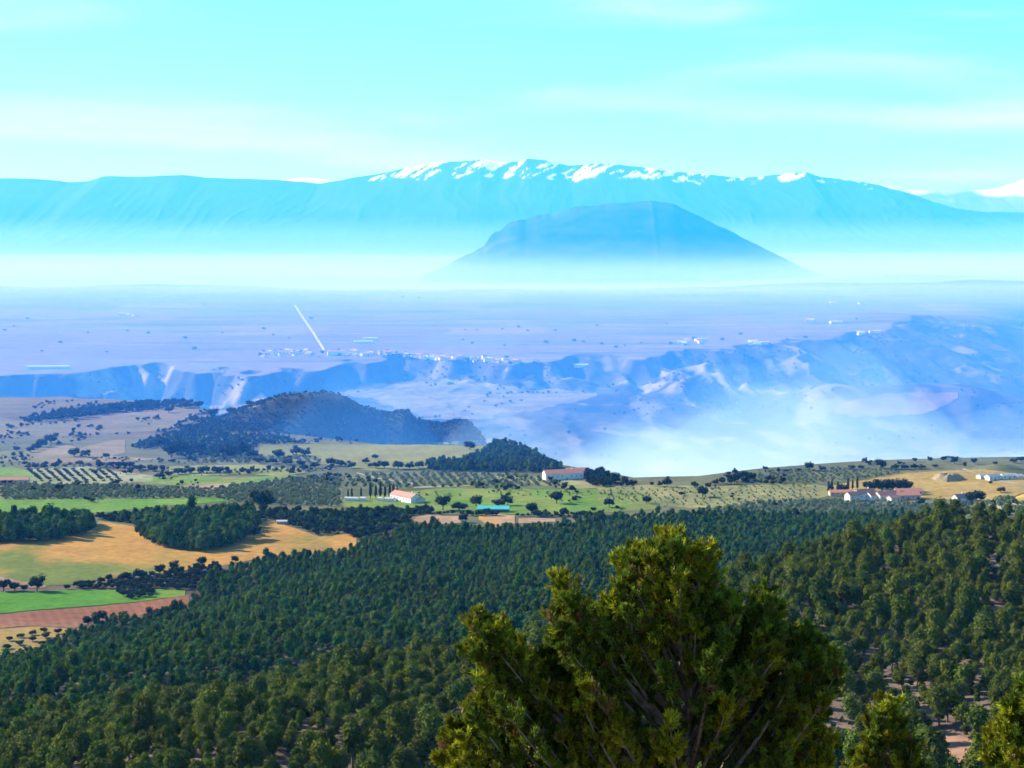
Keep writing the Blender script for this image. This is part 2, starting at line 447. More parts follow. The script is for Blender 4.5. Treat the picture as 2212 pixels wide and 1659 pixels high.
def snow_mat(name, snow_lo, snow_hi, rockc, amount):
    m = bpy.data.materials.new(name); m.use_nodes = True
    n, l = m.node_tree.nodes, m.node_tree.links
    b = n["Principled BSDF"]; b.inputs['Roughness'].default_value = 0.9; b.inputs['Specular IOR Level'].default_value = 0.1
    a = n.new("ShaderNodeAttribute"); a.attribute_name = "soil"
    l.new(a.outputs['Color'], b.inputs['Base Color'])
    return m

def mountain(name, prof, y0, base, front, back, label, snow, rock, relief, seed, snowfun):
    nu, nv = 1100, 90
    px = np.concatenate([np.linspace(prof[0][0], -60, 100, endpoint=False), np.linspace(-60, 1090, nu - 200, endpoint=False), np.linspace(1090, prof[-1][0], 100)])
    row = np.interp(px, [p[0] for p in prof], [p[1] for p in prof])
    t = np.concatenate([np.linspace(-1, 0, 70), np.linspace(0, 1, nv - 70 + 1)[1:]])
    U, T = np.meshgrid((px - 512) / F, t)
    Rw = np.broadcast_to(row, U.shape)
    Y = y0 + np.where(T < 0, T * front, T * back)
    X = U * (y0 + 0 * Y)                      # straight spurs running towards the viewer
    crest = CAM_Z - (Rw - HOR) / F * y0
    fine = fbm(X / 420, X * 0 + 3.3, 4, seed) * 28
    crest = crest + fine * 0.5
    s = 1 - np.abs(T)
    spurs = ridged(X / 1500 + 0.35 * fbm(X / 2600, Y / 2600, 2, seed), Y / 5200, 5, seed + 1, 0.55)
    shape = np.where(T < 0, s ** 1.25, s ** 1.1)
    Z = base + (crest - base) * shape + relief * (spurs - 0.62) * np.sin(np.pi * np.clip(s, 0, 1)) ** 0.8 * np.where(T < 0, 1, 0.5)
    Z = np.where(T < 0, np.minimum(Z, CAM_Z + (crest - CAM_Z) * (Y / y0) + 2), Z)
    V = np.stack([X, Y, Z], -1).reshape(-1, 3)
    idx = np.arange(V.shape[0]).reshape(U.shape)
    Fc = np.stack([idx[:-1, :-1], idx[:-1, 1:], idx[1:, 1:], idx[1:, :-1]], -1).reshape(-1, 4)
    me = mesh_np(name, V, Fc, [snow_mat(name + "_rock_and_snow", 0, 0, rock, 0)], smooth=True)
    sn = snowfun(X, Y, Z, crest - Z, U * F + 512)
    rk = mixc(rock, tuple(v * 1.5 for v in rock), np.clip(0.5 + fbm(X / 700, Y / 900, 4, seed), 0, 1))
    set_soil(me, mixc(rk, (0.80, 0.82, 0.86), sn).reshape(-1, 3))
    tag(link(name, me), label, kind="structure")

def snow1(X, Y, Z, below, px):
    reach = np.interp(px, [0, 340, 365, 400, 450, 540, 600, 660, 700, 730, 760, 800, 830, 870, 890, 1024], [0, 0, 80, 160, 210, 240, 240, 210, 150, 60, 60, 90, 60, 50, 0, 0])
    n = fbm(X / 230, Y / 420, 5, 9, 0.62)
    streak = fbm((X - 0.5 * Y) / 120, (Y + 0.3 * X) / 700, 5, 4, 0.65)
    v = sstep(0, 60, reach - below + 150 * n) * (reach > 1)
    return np.clip(v * sstep(0.06, 0.12, streak + 0.22 * n), 0, 1)
def snow2(X, Y, Z, below, px):
    n = fbm(X / 500, Y / 900, 4, 6)
    return sstep(520, 700, Z + 220 * n)
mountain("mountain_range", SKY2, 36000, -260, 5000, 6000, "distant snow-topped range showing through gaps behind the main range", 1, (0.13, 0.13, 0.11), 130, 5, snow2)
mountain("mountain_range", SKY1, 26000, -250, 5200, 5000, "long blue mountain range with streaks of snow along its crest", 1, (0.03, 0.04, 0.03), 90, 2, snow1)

def build_hill():
    y0 = 14000.0
    prof = lerp_profile([(820, 640), (960, 575), (1010, 548), (1045, 530), (1062, 510), (1080, 500), (1100, 483), (1118, 477), (1135, 478), (1160, 467), (1200, 459), (1240, 449), (1300, 441), (1370, 436),
                         (1402, 434), (1406, 431), (1412, 434), (1450, 439), (1500, 461), (1560, 491), (1640, 531), (1720, 571), (1800, 605), (1880, 640)])
    nu, nv = 260, 70
    px = np.linspace(prof[0][0], prof[-1][0], nu)
    row = np.interp(px, [p[0] for p in prof], [p[1] for p in prof])
    T = np.linspace(-1, 1, nv)
    U, T = np.meshgrid((px - 512) / F, T)
    Rw = np.broadcast_to(row, U.shape)
    X = U * y0; Y = y0 + T * 1100
    crest = CAM_Z - (Rw - HOR) / F * y0
    base = -245.0
    bump = (6 * fbm(X / 60, X * 0 + 1.2, 3, 4) + 22 * fbm(X / 75, X * 0 + 4.2, 3, 6) * sstep(760, 500, X)) * (crest > -120)
    gull = ridged(X / 260 + 0.5 * fbm(X / 300, Y / 300, 2, 3), Y / 420, 4, 6)
    Z = base + (crest - base) * np.exp(-np.abs(T) ** 1.7 * 2.6) + bump * np.exp(-(T / 0.10) ** 2) + 20 * (gull - 0.6) * np.abs(T) ** 0.7 * np.exp(-np.abs(T) * 1.2) * (crest > -200)
    Z = np.where(T < 0, np.minimum(Z, CAM_Z + (crest + bump - CAM_Z) * (Y / y0)), Z)
    V = np.stack([X, Y, Z], -1).reshape(-1, 3)
    idx = np.arange(V.shape[0]).reshape(U.shape)
    Fc = np.stack([idx[:-1, :-1], idx[:-1, 1:], idx[1:, 1:], idx[1:, :-1]], -1).reshape(-1, 4)
    me = mesh_np("hill", V, Fc, [attr_mat("hill_scrub")], smooth=True)
    c = mixc((0.018, 0.028, 0.018), (0.08, 0.085, 0.06), np.clip(0.4 + 1.3 * fbm(X / 90, Y / 90 + Z / 60, 5, 3), 0, 1))
    set_soil(me, c.reshape(-1, 3), 0.8)
    tag(link("hill", me), "lone rounded blue hill rising out of the white mist", kind="structure")
build_hill()

# ------------------------------------------------------------------ air: one even haze box, and lens-shaped mist lying in the low ground
def volume_mat(name, colour, density, absorb=1.0, aniso=0.0):
    m = bpy.data.materials.new(name); m.use_nodes = True
    n, l = m.node_tree.nodes, m.node_tree.links
    n.clear()
    o = n.new("ShaderNodeOutputMaterial"); v = n.new("ShaderNodeVolumePrincipled")
    v.inputs['Color'].default_value = (*colour, 1)
    v.inputs['Absorption Color'].default_value = (absorb, absorb, absorb, 1)
    v.inputs['Density'].default_value = density
    v.inputs['Anisotropy'].default_value = aniso
    l.new(v.outputs[0], o.inputs['Volume'])
    m.cycles.homogeneous_volume = True
    return m
def box_mesh(name, x0, x1, y0, y1, z0, z1, mats):
    v = [(x, y, z) for z in (z0, z1) for y in (y0, y1) for x in (x0, x1)]
    f = [(0, 2, 3, 1), (4, 5, 7, 6), (0, 1, 5, 4), (2, 6, 7, 3), (0, 4, 6, 2), (1, 3, 7, 5)]
    return mesh_py(name, v, f, mats)
tag(link("haze", box_mesh("haze", -48000, 48000, -6000, 47000, -420, 1560, [volume_mat("haze_air", (0.04, 0.34, 1.0), 0.000036)])),
    "pale blue haze filling the air over the whole landscape", "haze", kind="stuff")
def mist(name, cx, cy, cz, rx, ry, rz, colour, dens, label, seed=1, n=84, nr=34, wob=0.5):
    """low bank of mist: closed mesh, feathered rim, billowing top, even density"""
    rr = np.sin(0.5 * np.pi * np.linspace(0, 1, nr + 1))[:, None]; ang = np.linspace(0, 2 * np.pi, n, endpoint=False)[None]
    w = 1 + 0.35 * fbm(np.cos(ang) * 1.7 + seed, np.sin(ang) * 1.7, 3, seed)
    X = cx + rx * rr * w * np.cos(ang); Y = cy + ry * rr * w * np.sin(ang)
    hz = np.clip(1 - rr ** 2, 0, 1) ** 1.6 + 0 * ang
    top = cz + rz * hz * (1 + wob * fbm(X / 260 + seed, Y / 340, 4, seed + 2) * 1.6)
    bot = cz - rz * hz
    V = np.concatenate([np.stack([X, Y, top], -1).reshape(-1, 3), np.stack([X, Y, bot], -1).reshape(-1, 3)])
    fs = []; o = (nr + 1) * n
    for i in range(nr):
        for k in range(n):
            k2 = (k + 1) % n
            fs.append((i * n + k, (i + 1) * n + k, (i + 1) * n + k2, i * n + k2))
            fs.append((o + i * n + k, o + i * n + k2, o + (i + 1) * n + k2, o + (i + 1) * n + k))
    me = mesh_np(name, V, np.array(fs), [volume_mat(name + "_air", colour, dens)])
    bm = bmesh.new(); bm.from_mesh(me); bmesh.ops.remove_doubles(bm, verts=bm.verts, dist=0.5); bmesh.ops.recalc_face_normals(bm, faces=bm.faces); bm.to_mesh(me); bm.free()
    tag(link(name, me), label, "mist", kind="stuff")
for i, (top, den) in enumerate(((80, 0.000012), (50, 0.000016), (20, 0.00002), (-10, 0.000025), (-35, 0.00004), (-65, 0.00007), (-100, 0.00010))):
    tag(link("mist_layer", box_mesh("mist_layer", -30000 - 30 * i, 30000 + 30 * i, 9900 + 37 * i, 15400 - 11 * i, -330 - 2 * i, top, [volume_mat("mist_layer_air", (0.62, 0.97, 1.0), den, 0.2)])),
        "flat white mist layer lying over the basin round the lone hill", "mist", "layers of mist over the basin", kind="stuff")
for i, (top, den, y0) in enumerate(((-80, 0.00010, 7300), (-95, 0.00022, 8300), (-105, 0.0004, 9000))):
    tag(link("mist_layer", box_mesh("mist_layer", -20000 - 30 * i, 20000 + 30 * i, y0, 9860 + 5 * i, -300 - 2 * i, top, [volume_mat("mist_layer_air", (0.50, 0.85, 1.0), den, 0.4)])),
        "thin ground mist veiling the far edge of the plateau", "mist", "layers of mist on the plateau's far edge", kind="stuff")
for i, (top, den) in enumerate(((190, 0.000006), (150, 0.000009), (110, 0.000015), (60, 0.000024))):
    tag(link("mist_layer", box_mesh("mist_layer", -31000 - 30 * i, 31000 + 30 * i, 15450 + 130 * i, 31000 + 11 * i, -330 - 2 * i, top, [volume_mat("mist_layer_air", (0.52, 0.97, 1.0), den, 0.2)])),
        "pale mist lying against the foot of the mountain range", "mist", "layers of mist below the mountains", kind="stuff")
tag(link("low_haze", box_mesh("low_haze", -9000, 9000, 1780, 9880, -400, 30, [volume_mat("low_haze_air", (0.05, 0.235, 1.0), 0.00044)])),
    "blue haze lying in the valley and over the plateau", "haze", kind="stuff")
tag(link("basin_haze", box_mesh("basin_haze", -30000, 30000, 6500, 15420, -410, 1500, [volume_mat("basin_haze_air", (0.018, 0.35, 1.0), 0.000160)])),
    "bluish air over the far basin and the mountains", "haze", kind="stuff")
MISTC = (0.44, 0.66, 1.0)
mist("valley_mist", 640, 2560, -260, 1200, 820, 130, MISTC, 0.0024, "deep mist on the valley floor behind the near fields", 2)
mist("valley_mist", 470, 2480, -260, 850, 640, 180, MISTC, 0.0022, "brightest bank of mist close behind the rim of the near fields", 9)
mist("valley_mist", 900, 2600, -270, 1100, 620, 165, MISTC, 0.0018, "mist drifting below the mound in the valley", 4, wob=0.25)
mist("valley_mist", 340, 2850, -260, 520, 620, 260, MISTC, 0.0010, "thin plume of mist rising up the valley side", 6)
mist("valley_mist", 520, 3150, -275, 900, 800, 200, MISTC, 0.0010, "veil of mist trailing up the far side of the valley", 11)
mist("hillfoot_mist", -130, 2330, -150, 420, 190, 160, (0.10, 0.34, 1.0), 0.0014, "bluish mist hanging in front of the table hill", 7)
mist("valley_mist", 150, 2480, -240, 520, 360, 195, MISTC, 0.0021, "thin mist drifting at the foot of the table hill", 5)
# ------------------------------------------------------------------ fields and roads: sheets laid over the ground
FIELD_MAT = attr_mat("field_soil", n1=(0.02, 0.20), n2=(0.14, 0.26))
def sheet(name, top, bot, colA, colB, label, mixer=0.5, nscale=(30, 60), jit=1.2, lift=0.22, nx=None, rows=None, seed=1, dim=1.0, ymin=600.0):
    """field given by its far and near outlines (2212-wide picture positions); corners are looked up on the ground"""
    x0 = max(top[0][0], bot[0][0]); x1 = min(top[-1][0], bot[-1][0])
    nx = nx or int(max(12, (x1 - x0) / 4)); 
    dx = np.linspace(x0, x1, nx)
    tp = np.interp(dx, [p[0] for p in top], [p[1] for p in top]); bt = np.interp(dx, [p[0] for p in bot], [p[1] for p in bot])
    tp = tp + jit * fbm(dx / 22, dx * 0 + seed * 1.7, 3, seed); bt = bt + jit * fbm(dx / 22, dx * 0 + 9 + seed * 2.3, 3, seed + 1)
    bt = np.maximum(bt, tp + 0.3)
    ny = int(max(6, (bt - tp).max() / 1.6))
    t = np.linspace(0, 1, ny)[:, None]
    PX = np.broadcast_to(dx, (ny, nx)); PY = tp * (1 - t) + bt * t
    gx, gy, gz = ground(PX.ravel() * D, PY.ravel() * D, ymin)
    V = np.stack([gx, gy, gz + lift], -1)
    idx = np.arange(ny * nx).reshape(ny, nx)
    Fc = np.stack([idx[1:, :-1], idx[1:, 1:], idx[:-1, 1:], idx[:-1, :-1]], -1).reshape(-1, 4)
    yy = gy[Fc]; keep = (yy.max(1) - yy.min(1)) < 130
    me = mesh_np(name, V, Fc[keep], [FIELD_MAT], smooth=True)
    w = np.clip(mixer(PX.ravel(), PY.ravel()) if callable(mixer) else mixer, 0, 1) + 0.9 * fbm(gx / nscale[0], gy / nscale[1], 4, seed + 3) * (1 if callable(mixer) else 1)
    c = mixc(colA, colB, np.clip(w, 0, 1))
    if rows:                                   # drilled rows: pitch (m), direction, strength
        p, a, s = rows
        ph = (gx * math.cos(a) + gy * math.sin(a)) / p
        c = c * (1 - s * (0.5 + 0.5 * np.sin(2 * np.pi * ph)))[:, None]
    set_soil(me, c, 0.66 * dim)
    return tag(link(name, me), label, kind="structure")

TAN = (0.43, 0.26, 0.08); ORANGE = (0.54, 0.27, 0.05); OLIVE = (0.17, 0.20, 0.025); GREEN = (0.11, 0.26, 0.015); PALE = (0.36, 0.30, 0.17)
YG = (0.27, 0.28, 0.045); GREY = (0.17, 0.18, 0.10); RED = (0.33, 0.12, 0.055); PINK = (0.40, 0.28, 0.20)
def gx_mix(a, b, slope=0.0, y0=1220):
    return lambda X, Y: np.clip((X + (y0 - Y) * slope - a) / (b - a), 0, 1)
# near left
sheet("stubble_field", [(-420, 1165), (0, 1165), (130, 1160), (200, 1140), (215, 1126), (250, 1132), (310, 1140), (540, 1150), (566, 1126), (590, 1126), (650, 1146), (690, 1160), (770, 1152)],
      [(-420, 1280), (0, 1268), (150, 1264), (240, 1248), (330, 1240), (450, 1228), (540, 1210), (600, 1203), (700, 1194), (770, 1186)],
      OLIVE, ORANGE, "tan stubble field turning green at its near end, between the pine clumps",
      lambda X, Y: sstep(0, 1, (1212 - Y + 0.10 * X * (X < 400) + np.maximum(0, X - 330) * 0.6) / 36), seed=2)
sheet("dirt_track", [(-420, 1262), (0, 1246), (45, 1257), (100, 1266)], [(-420, 1280), (0, 1270), (45, 1272), (100, 1270)], PINK, RED, "brown strip of bare soil beside the lone oak", 0.5, lift=0.3)
sheet("green_field", [(-420, 1290), (0, 1281), (100, 1277), (250, 1275), (330, 1273), (400, 1275)], [(-420, 1340), (0, 1326), (100, 1317), (200, 1309), (290, 1302), (350, 1293), (400, 1288)],
      (0.085, 0.25, 0.002), (0.19, 0.28, 0.02), "bright green crop field beside the red ploughed strip", gx_mix(180, 420), seed=4, lift=0.34, nscale=(50, 80))
sheet("ploughed_field", [(-420, 1345), (0, 1329), (100, 1319), (200, 1311), (290, 1303), (350, 1294), (408, 1285)], [(-420, 1375), (0, 1358), (60, 1352), (160, 1357), (200, 1345), (300, 1330), (408, 1312)],
      RED, (0.40, 0.20, 0.11), "red ploughed strip along the edge of the pine wood", lambda X, Y: sstep(20, 45, Y - (1329 - X * 0.09)) * 0.8, seed=5, rows=(6.0, 0.35, 0.18))
sheet("fallow_field", [(-420, 1378), (0, 1359), (80, 1354), (170, 1360)], [(-420, 1470), (0, 1440), (80, 1400), (170, 1362)], ORANGE, (0.26, 0.22, 0.07), "fallow ground with rows of dark bushes below the red strip", 0.4, seed=6)
# behind the clumps
sheet("green_strip", [(-420, 1072), (0, 1080), (120, 1078), (300, 1078), (460, 1074), (520, 1074)], [(-420, 1118), (0, 1112), (160, 1112), (250, 1104), (340, 1094), (430, 1088), (520, 1080)],
      (0.12, 0.27, 0.012), (0.20, 0.30, 0.04), "bright green strip behind the dark pine clumps", 0.45, seed=7)
sheet("olive_terrace", [(-420, 1030), (0, 1044), (60, 1048), (200, 1048), (380, 1054), (470, 1052), (540, 1042), (640, 1032), (740, 1026)], [(-420, 1072), (0, 1080), (300, 1078), (460, 1075), (560, 1090), (740, 1092)],
      (0.15, 0.17, 0.085), (0.22, 0.22, 0.12), "grey-green terrace planted with olive trees", 0.5, seed=8, rows=(9, 0.2, 0.12))
sheet("grass_field", [(310, 1030), (400, 1028), (470, 1030), (560, 1030), (640, 1020)], [(310, 1046), (400, 1050), (470, 1049), (560, 1040), (640, 1030)], GREEN, YG, "light green meadow between the olive plots", 0.55, seed=9)
sheet("grass_field", [(360, 1008), (440, 1006), (560, 1004), (600, 1010), (660, 1014)], [(360, 1026), (440, 1028), (520, 1026), (600, 1028), (660, 1022)], YG, (0.30, 0.29, 0.10), "yellow-green meadow with a dark hedge along it", 0.5, seed=10, lift=0.3)
sheet("ploughed_field", [(370, 1056), (410, 1048), (460, 1046), (495, 1046)], [(370, 1062), (410, 1066), (460, 1062), (495, 1050)], (0.36, 0.20, 0.14), PINK, "small reddish plot among the olives", 0.5, lift=0.4)
sheet("vineyard_plot", [(40, 1016), (90, 1012), (190, 1008), (260, 1020), (330, 1028)], [(40, 1040), (90, 1046), (190, 1046), (260, 1044), (330, 1040)], (0.38, 0.36, 0.20), (0.19, 0.24, 0.07), "striped pale plot of low hedgerows", 0.45, seed=11)
sheet("green_field", [(-420, 990), (0, 1008), (30, 1010), (70, 1018)], [(-420, 1030), (0, 1034), (30, 1034), (70, 1030)], YG, GREEN, "small yellow-green field beside the pink farm shed", 0.5, seed=12, lift=0.3)
sheet("stubble_field", [(-420, 955), (0, 976), (60, 972), (110, 966), (150, 962), (200, 978), (260, 988), (340, 990)], [(-420, 995), (0, 998), (60, 999), (150, 1000), (260, 998), (340, 993)], (0.26, 0.26, 0.10), (0.40, 0.30, 0.18), "pale tan and green field behind the striped plot", gx_mix(40, 130), seed=13, dim=0.75)
sheet("fallow_field", [(160, 972), (200, 962), (235, 952), (270, 950)], [(160, 976), (200, 986), (235, 986), (270, 978)], (0.36, 0.26, 0.17), PALE, "small tan clearing against the dark wood", 0.5, seed=14, lift=0.35, dim=0.75)
sheet("fallow_field", [(-420, 880), (0, 902), (60, 912), (120, 916), (200, 902), (290, 884), (380, 880), (470, 876), (560, 874)], [(-420, 940), (0, 944), (120, 942), (200, 938), (330, 932), (400, 918), (460, 898), (560, 878)],
      (0.40, 0.29, 0.21), (0.29, 0.27, 0.17), "long pinkish field running up behind the table hill", 0.45, seed=15, nscale=(60, 120), dim=0.62)
sheet("grass_field", [(280, 1000), (330, 994), (420, 990), (560, 984), (690, 990)], [(280, 1006), (330, 1006), (420, 1004), (560, 1003), (690, 1004)], GREY, (0.22, 0.23, 0.13), "grey-green rough grazing below the wood", 0.5, seed=16, dim=0.8)
# centre
sheet("wheat_field", [(560, 958), (690, 960), (850, 961), (960, 956), (1060, 948), (1096, 946)], [(560, 985), (690, 1002), (800, 1018), (920, 1014), (930, 1004), (1030, 992), (1096, 968)],
      (0.26, 0.27, 0.06), (0.33, 0.31, 0.09), "smooth yellow-green wheat field ending at the wooded headland", 0.4, seed=17, dim=0.85, nscale=(90, 160), rows=(14, 0.15, 0.05))
sheet("olive_terrace", [(740, 1030), (800, 1022), (930, 1018), (1100, 1022), (1190, 1030), (1250, 1044)], [(740, 1056), (800, 1056), (930, 1056), (1100, 1056), (1190, 1056), (1250, 1056)], (0.14, 0.165, 0.075), (0.20, 0.21, 0.10), "dark green olive plot below the wheat field", 0.5, seed=18, rows=(9, 0.1, 0.10))
sheet("stubble_field", [(1060, 1030), (1130, 1029), (1200, 1034), (1260, 1040), (1300, 1048)], [(1060, 1032), (1130, 1043), (1200, 1053), (1260, 1057), (1300, 1055)], PALE, YG, "tan wedge of stubble in front of the long farm", 0.4, seed=19, lift=0.36)
sheet("green_field", [(700, 1082), (760, 1076), (880, 1062), (950, 1056), (1100, 1056), (1300, 1058), (1420, 1064)], [(700, 1092), (760, 1096), (880, 1100), (950, 1104), (1100, 1112), (1300, 1108), (1420, 1100)], (0.14, 0.25, 0.02), (0.26, 0.28, 0.05), "lush green meadow dotted with round oaks", 0.45, seed=20)
sheet("vineyard_plot", [(1290, 1050), (1400, 1048), (1500, 1050), (1600, 1048), (1760, 1046), (1790, 1052)], [(1290, 1080), (1400, 1092), (1500, 1098), (1600, 1092), (1760, 1080), (1790, 1072)], (0.35, 0.30, 0.11), (0.20, 0.22, 0.07), "yellow scrubby vineyard along the valley rim", 0.45, seed=21, nscale=(14, 30))
# right
sheet("olive_terrace", [(1590, 1018), (1660, 1002), (1750, 994), (1850, 990), (1950, 988), (2060, 984), (2212, 970)], [(1590, 1044), (1660, 1048), (1750, 1048), (1850, 1040), (1950, 1024), (2060, 1016), (2212, 1014)], (0.13, 0.14, 0.055), (0.20, 0.19, 0.085), "olive-covered slope under the right-hand skyline", 0.5, seed=22)
sheet("stubble_field", [(1790, 1052), (1850, 1038), (1950, 1022), (2050, 1016), (2120, 1014), (2170, 1020), (2300, 1040)], [(1790, 1058), (1850, 1062), (1950, 1072), (2050, 1080), (2120, 1080), (2170, 1080), (2300, 1090)], (0.50, 0.32, 0.09), (0.34, 0.26, 0.06), "golden stubble field beside the pink-roofed farm", 0.38, seed=23, nscale=(60, 120))
sheet("dirt_track", [(2080, 1012), (2110, 1022), (2150, 1034), (2212, 1048), (2300, 1060)], [(2080, 1015), (2110, 1026), (2150, 1039), (2212, 1054), (2300, 1068)], (0.52, 0.42, 0.28), PALE, "pale dirt track running past the white sheds", 0.4, lift=0.4, jit=0.4)
sheet("olive_terrace", [(1500, 1100), (1620, 1086), (1750, 1076), (1900, 1086), (2050, 1086), (2212, 1082), (2320, 1082)], [(1500, 1112), (1620, 1114), (1750, 1116), (1900, 1120), (2050, 1124), (2212, 1118), (2320, 1115)], (0.13, 0.16, 0.08), (0.19, 0.20, 0.11), "dark olive plot in front of the pink-roofed farm", 0.5, seed=24, rows=(8, 0.4, 0.1))
for pts, lab in (([(896, 1116), (910, 1112), (960, 1114), (995, 1116)], "left-hand"), ):
    sheet("clearing", [(890, 1117), (930, 1113), (995, 1117)], [(890, 1124), (930, 1134), (995, 1130)], (0.46, 0.27, 0.15), PINK, "narrow bare clearing with small shrubs in the pine wood", 0.4, lift=0.4)
sheet("clearing", [(1034, 1116), (1070, 1112), (1112, 1114)], [(1034, 1124), (1070, 1142), (1112, 1132)], (0.50, 0.29, 0.15), ORANGE, "widest orange clearing in the pine wood below the teal roof", 0.5, lift=0.4)
sheet("clearing", [(1120, 1121), (1160, 1119), (1200, 1122)], [(1120, 1132), (1160, 1130), (1200, 1129)], (0.48, 0.28, 0.16), PINK, "thin orange clearing in the pine wood under dark trees", 0.5, lift=0.4)
sheet("clearing", [(1975, 1602), (2040, 1580), (2120, 1608)], [(1975, 1630), (2040, 1668), (2120, 1650)], (0.52, 0.27, 0.16), (0.36, 0.21, 0.13), "reddish bare patch among the pines of the right-hand spur", 0.4, lift=0.12, ymin=150.0, jit=9, nscale=(6, 8))
# tracks among the fields
sheet("dirt_track", [(770, 1021), (800, 1029), (850, 1038), (900, 1045)], [(770, 1023), (800, 1032), (850, 1041), (900, 1049)], (0.42, 0.38, 0.29), PALE, "pale track slanting between two olive plots", 0.5, lift=0.45, jit=0.3)
sheet("dirt_track", [(895, 1052), (960, 1050), (1040, 1048)], [(895, 1055), (960, 1053), (1040, 1050)], (0.42, 0.38, 0.29), PALE, "pale track along the top of the green meadow", 0.5, lift=0.45, jit=0.3)
sheet("dirt_track", [(1010, 880), (1060, 872), (1130, 868)], [(1010, 884), (1060, 876), (1130, 871)], (0.5, 0.44, 0.34), PALE, "pale farm road in the misty valley", 0.5, lift=0.6, jit=0.3)
# valley floor and mound
sheet("valley_field", [(735, 848), (800, 838), (860, 832), (960, 818), (1060, 828), (1160, 838), (1290, 846)], [(735, 852), (800, 862), (860, 884), (930, 904), (1040, 908), (1130, 892), (1290, 858)],
      (0.17, 0.165, 0.12), (0.29, 0.25, 0.19), "wide pale field on the valley shelf behind the table hill", 0.4, seed=25, nscale=(260, 40), lift=0.8, jit=7)
sheet("valley_field", [(1800, 880), (1850, 862), (1920, 850), (2000, 846), (2070, 850)], [(1800, 892), (1850, 902), (1920, 900), (2000, 892), (2070, 862)], (0.44, 0.26, 0.10), (0.16, 0.13, 0.07), "tan field on top of the mound in the misty valley", 0.4, seed=26, lift=0.8, nscale=(40, 90), jit=6, dim=0.85)

# straight pale road across the plateau
def road_strip(name, a, b, width, colour, label, lift=0.5):
    a = np.array(at(*a)); b = np.array(at(*b))
    n = 320; t = np.linspace(0, 1, n)[:, None]
    P = a[None] * (1 - t) + b[None] * t
    d = (b - a)[:2]; d = d / np.linalg.norm(d); nrm = np.array([-d[1], d[0]])
    L = P[:, :2] + nrm * width / 2; Rr = P[:, :2] - nrm * width / 2
    V = np.concatenate([np.c_[L, hm(L[:, 0], L[:, 1]) + lift], np.c_[Rr, hm(Rr[:, 0], Rr[:, 1]) + lift]])
    Fc = [(i + n, i + n + 1, i + 1, i) for i in range(n - 1)]
    me = mesh_np(name, V, np.array(Fc), [mat(name + "_surface", colour, tuple(c * 0.85 for c in colour), 0.05)])
    tag(link(name, me), label, kind="structure")
road_strip("road", (637, 659), (700, 757), 8.0, (0.46, 0.44, 0.41), "straight pale road running across the plateau to the village", 1.2)
road_strip("road", (714, 720), (798, 722), 14.0, (0.36, 0.33, 0.29), "pale farm lane behind the village", 1.2)
# ------------------------------------------------------------------ trees
PINE_LEAF = mat("pine_needles", (0.032, 0.076, 0.006), (0.080, 0.132, 0.011), 1.3, rough=0.8, spec=0.03, translucent=0.18, obj_random=0.45)
CLEAR_AIR_PINE_LEAF = mat("clear_air_pine_needles", (0.052, 0.074, 0.006), (0.118, 0.138, 0.013), 1.3, rough=0.8, spec=0.03, translucent=0.18, obj_random=0.3)  # same pines nearer by; thinner haze put into the colour as a warmer tone
OAK_LEAF = mat("holm_oak_leaves", (0.015, 0.024, 0.009), (0.034, 0.042, 0.016), 1.5, rough=0.8, spec=0.03, translucent=0.12, obj_random=0.25)
OLIVE_LEAF = mat("olive_leaves", (0.13, 0.165, 0.085), (0.19, 0.22, 0.12), 1.5, rough=0.8, spec=0.03, translucent=0.12, obj_random=0.25)
CYPRESS_LEAF = mat("cypress_leaves", (0.016, 0.028, 0.012), (0.035, 0.05, 0.02), 1.5, rough=0.8, spec=0.03, translucent=0.08, obj_random=0.2)
BUSH_LEAF = mat("scrub_leaves", (0.03, 0.04, 0.014), (0.075, 0.07, 0.03), 1.5, rough=0.8, spec=0.03, translucent=0.12, obj_random=0.35)
BARK = mat("bark", (0.11, 0.085, 0.065), (0.22, 0.17, 0.13), 6.0, rough=0.95)

def tube(path, radii, sides=6):
    """verts, faces of a tapered tube along a path"""
    vs, fs = [], []
    path = [Vector(p) for p in path]
    for i, p in enumerate(path):
        d = (path[min(i + 1, len(path) - 1)] - path[max(i - 1, 0)]).normalized()
        a = d.orthogonal().normalized(); b = d.cross(a)
        for k in range(sides):
            t = 2 * math.pi * k / sides
            vs.append(p + (a * math.cos(t) + b * math.sin(t)) * radii[i])
    for i in range(len(path) - 1):
        for k in range(sides):
            k2 = (k + 1) % sides
            fs.append((i * sides + k, i * sides + k2, (i + 1) * sides + k2, (i + 1) * sides + k))
    return vs, fs

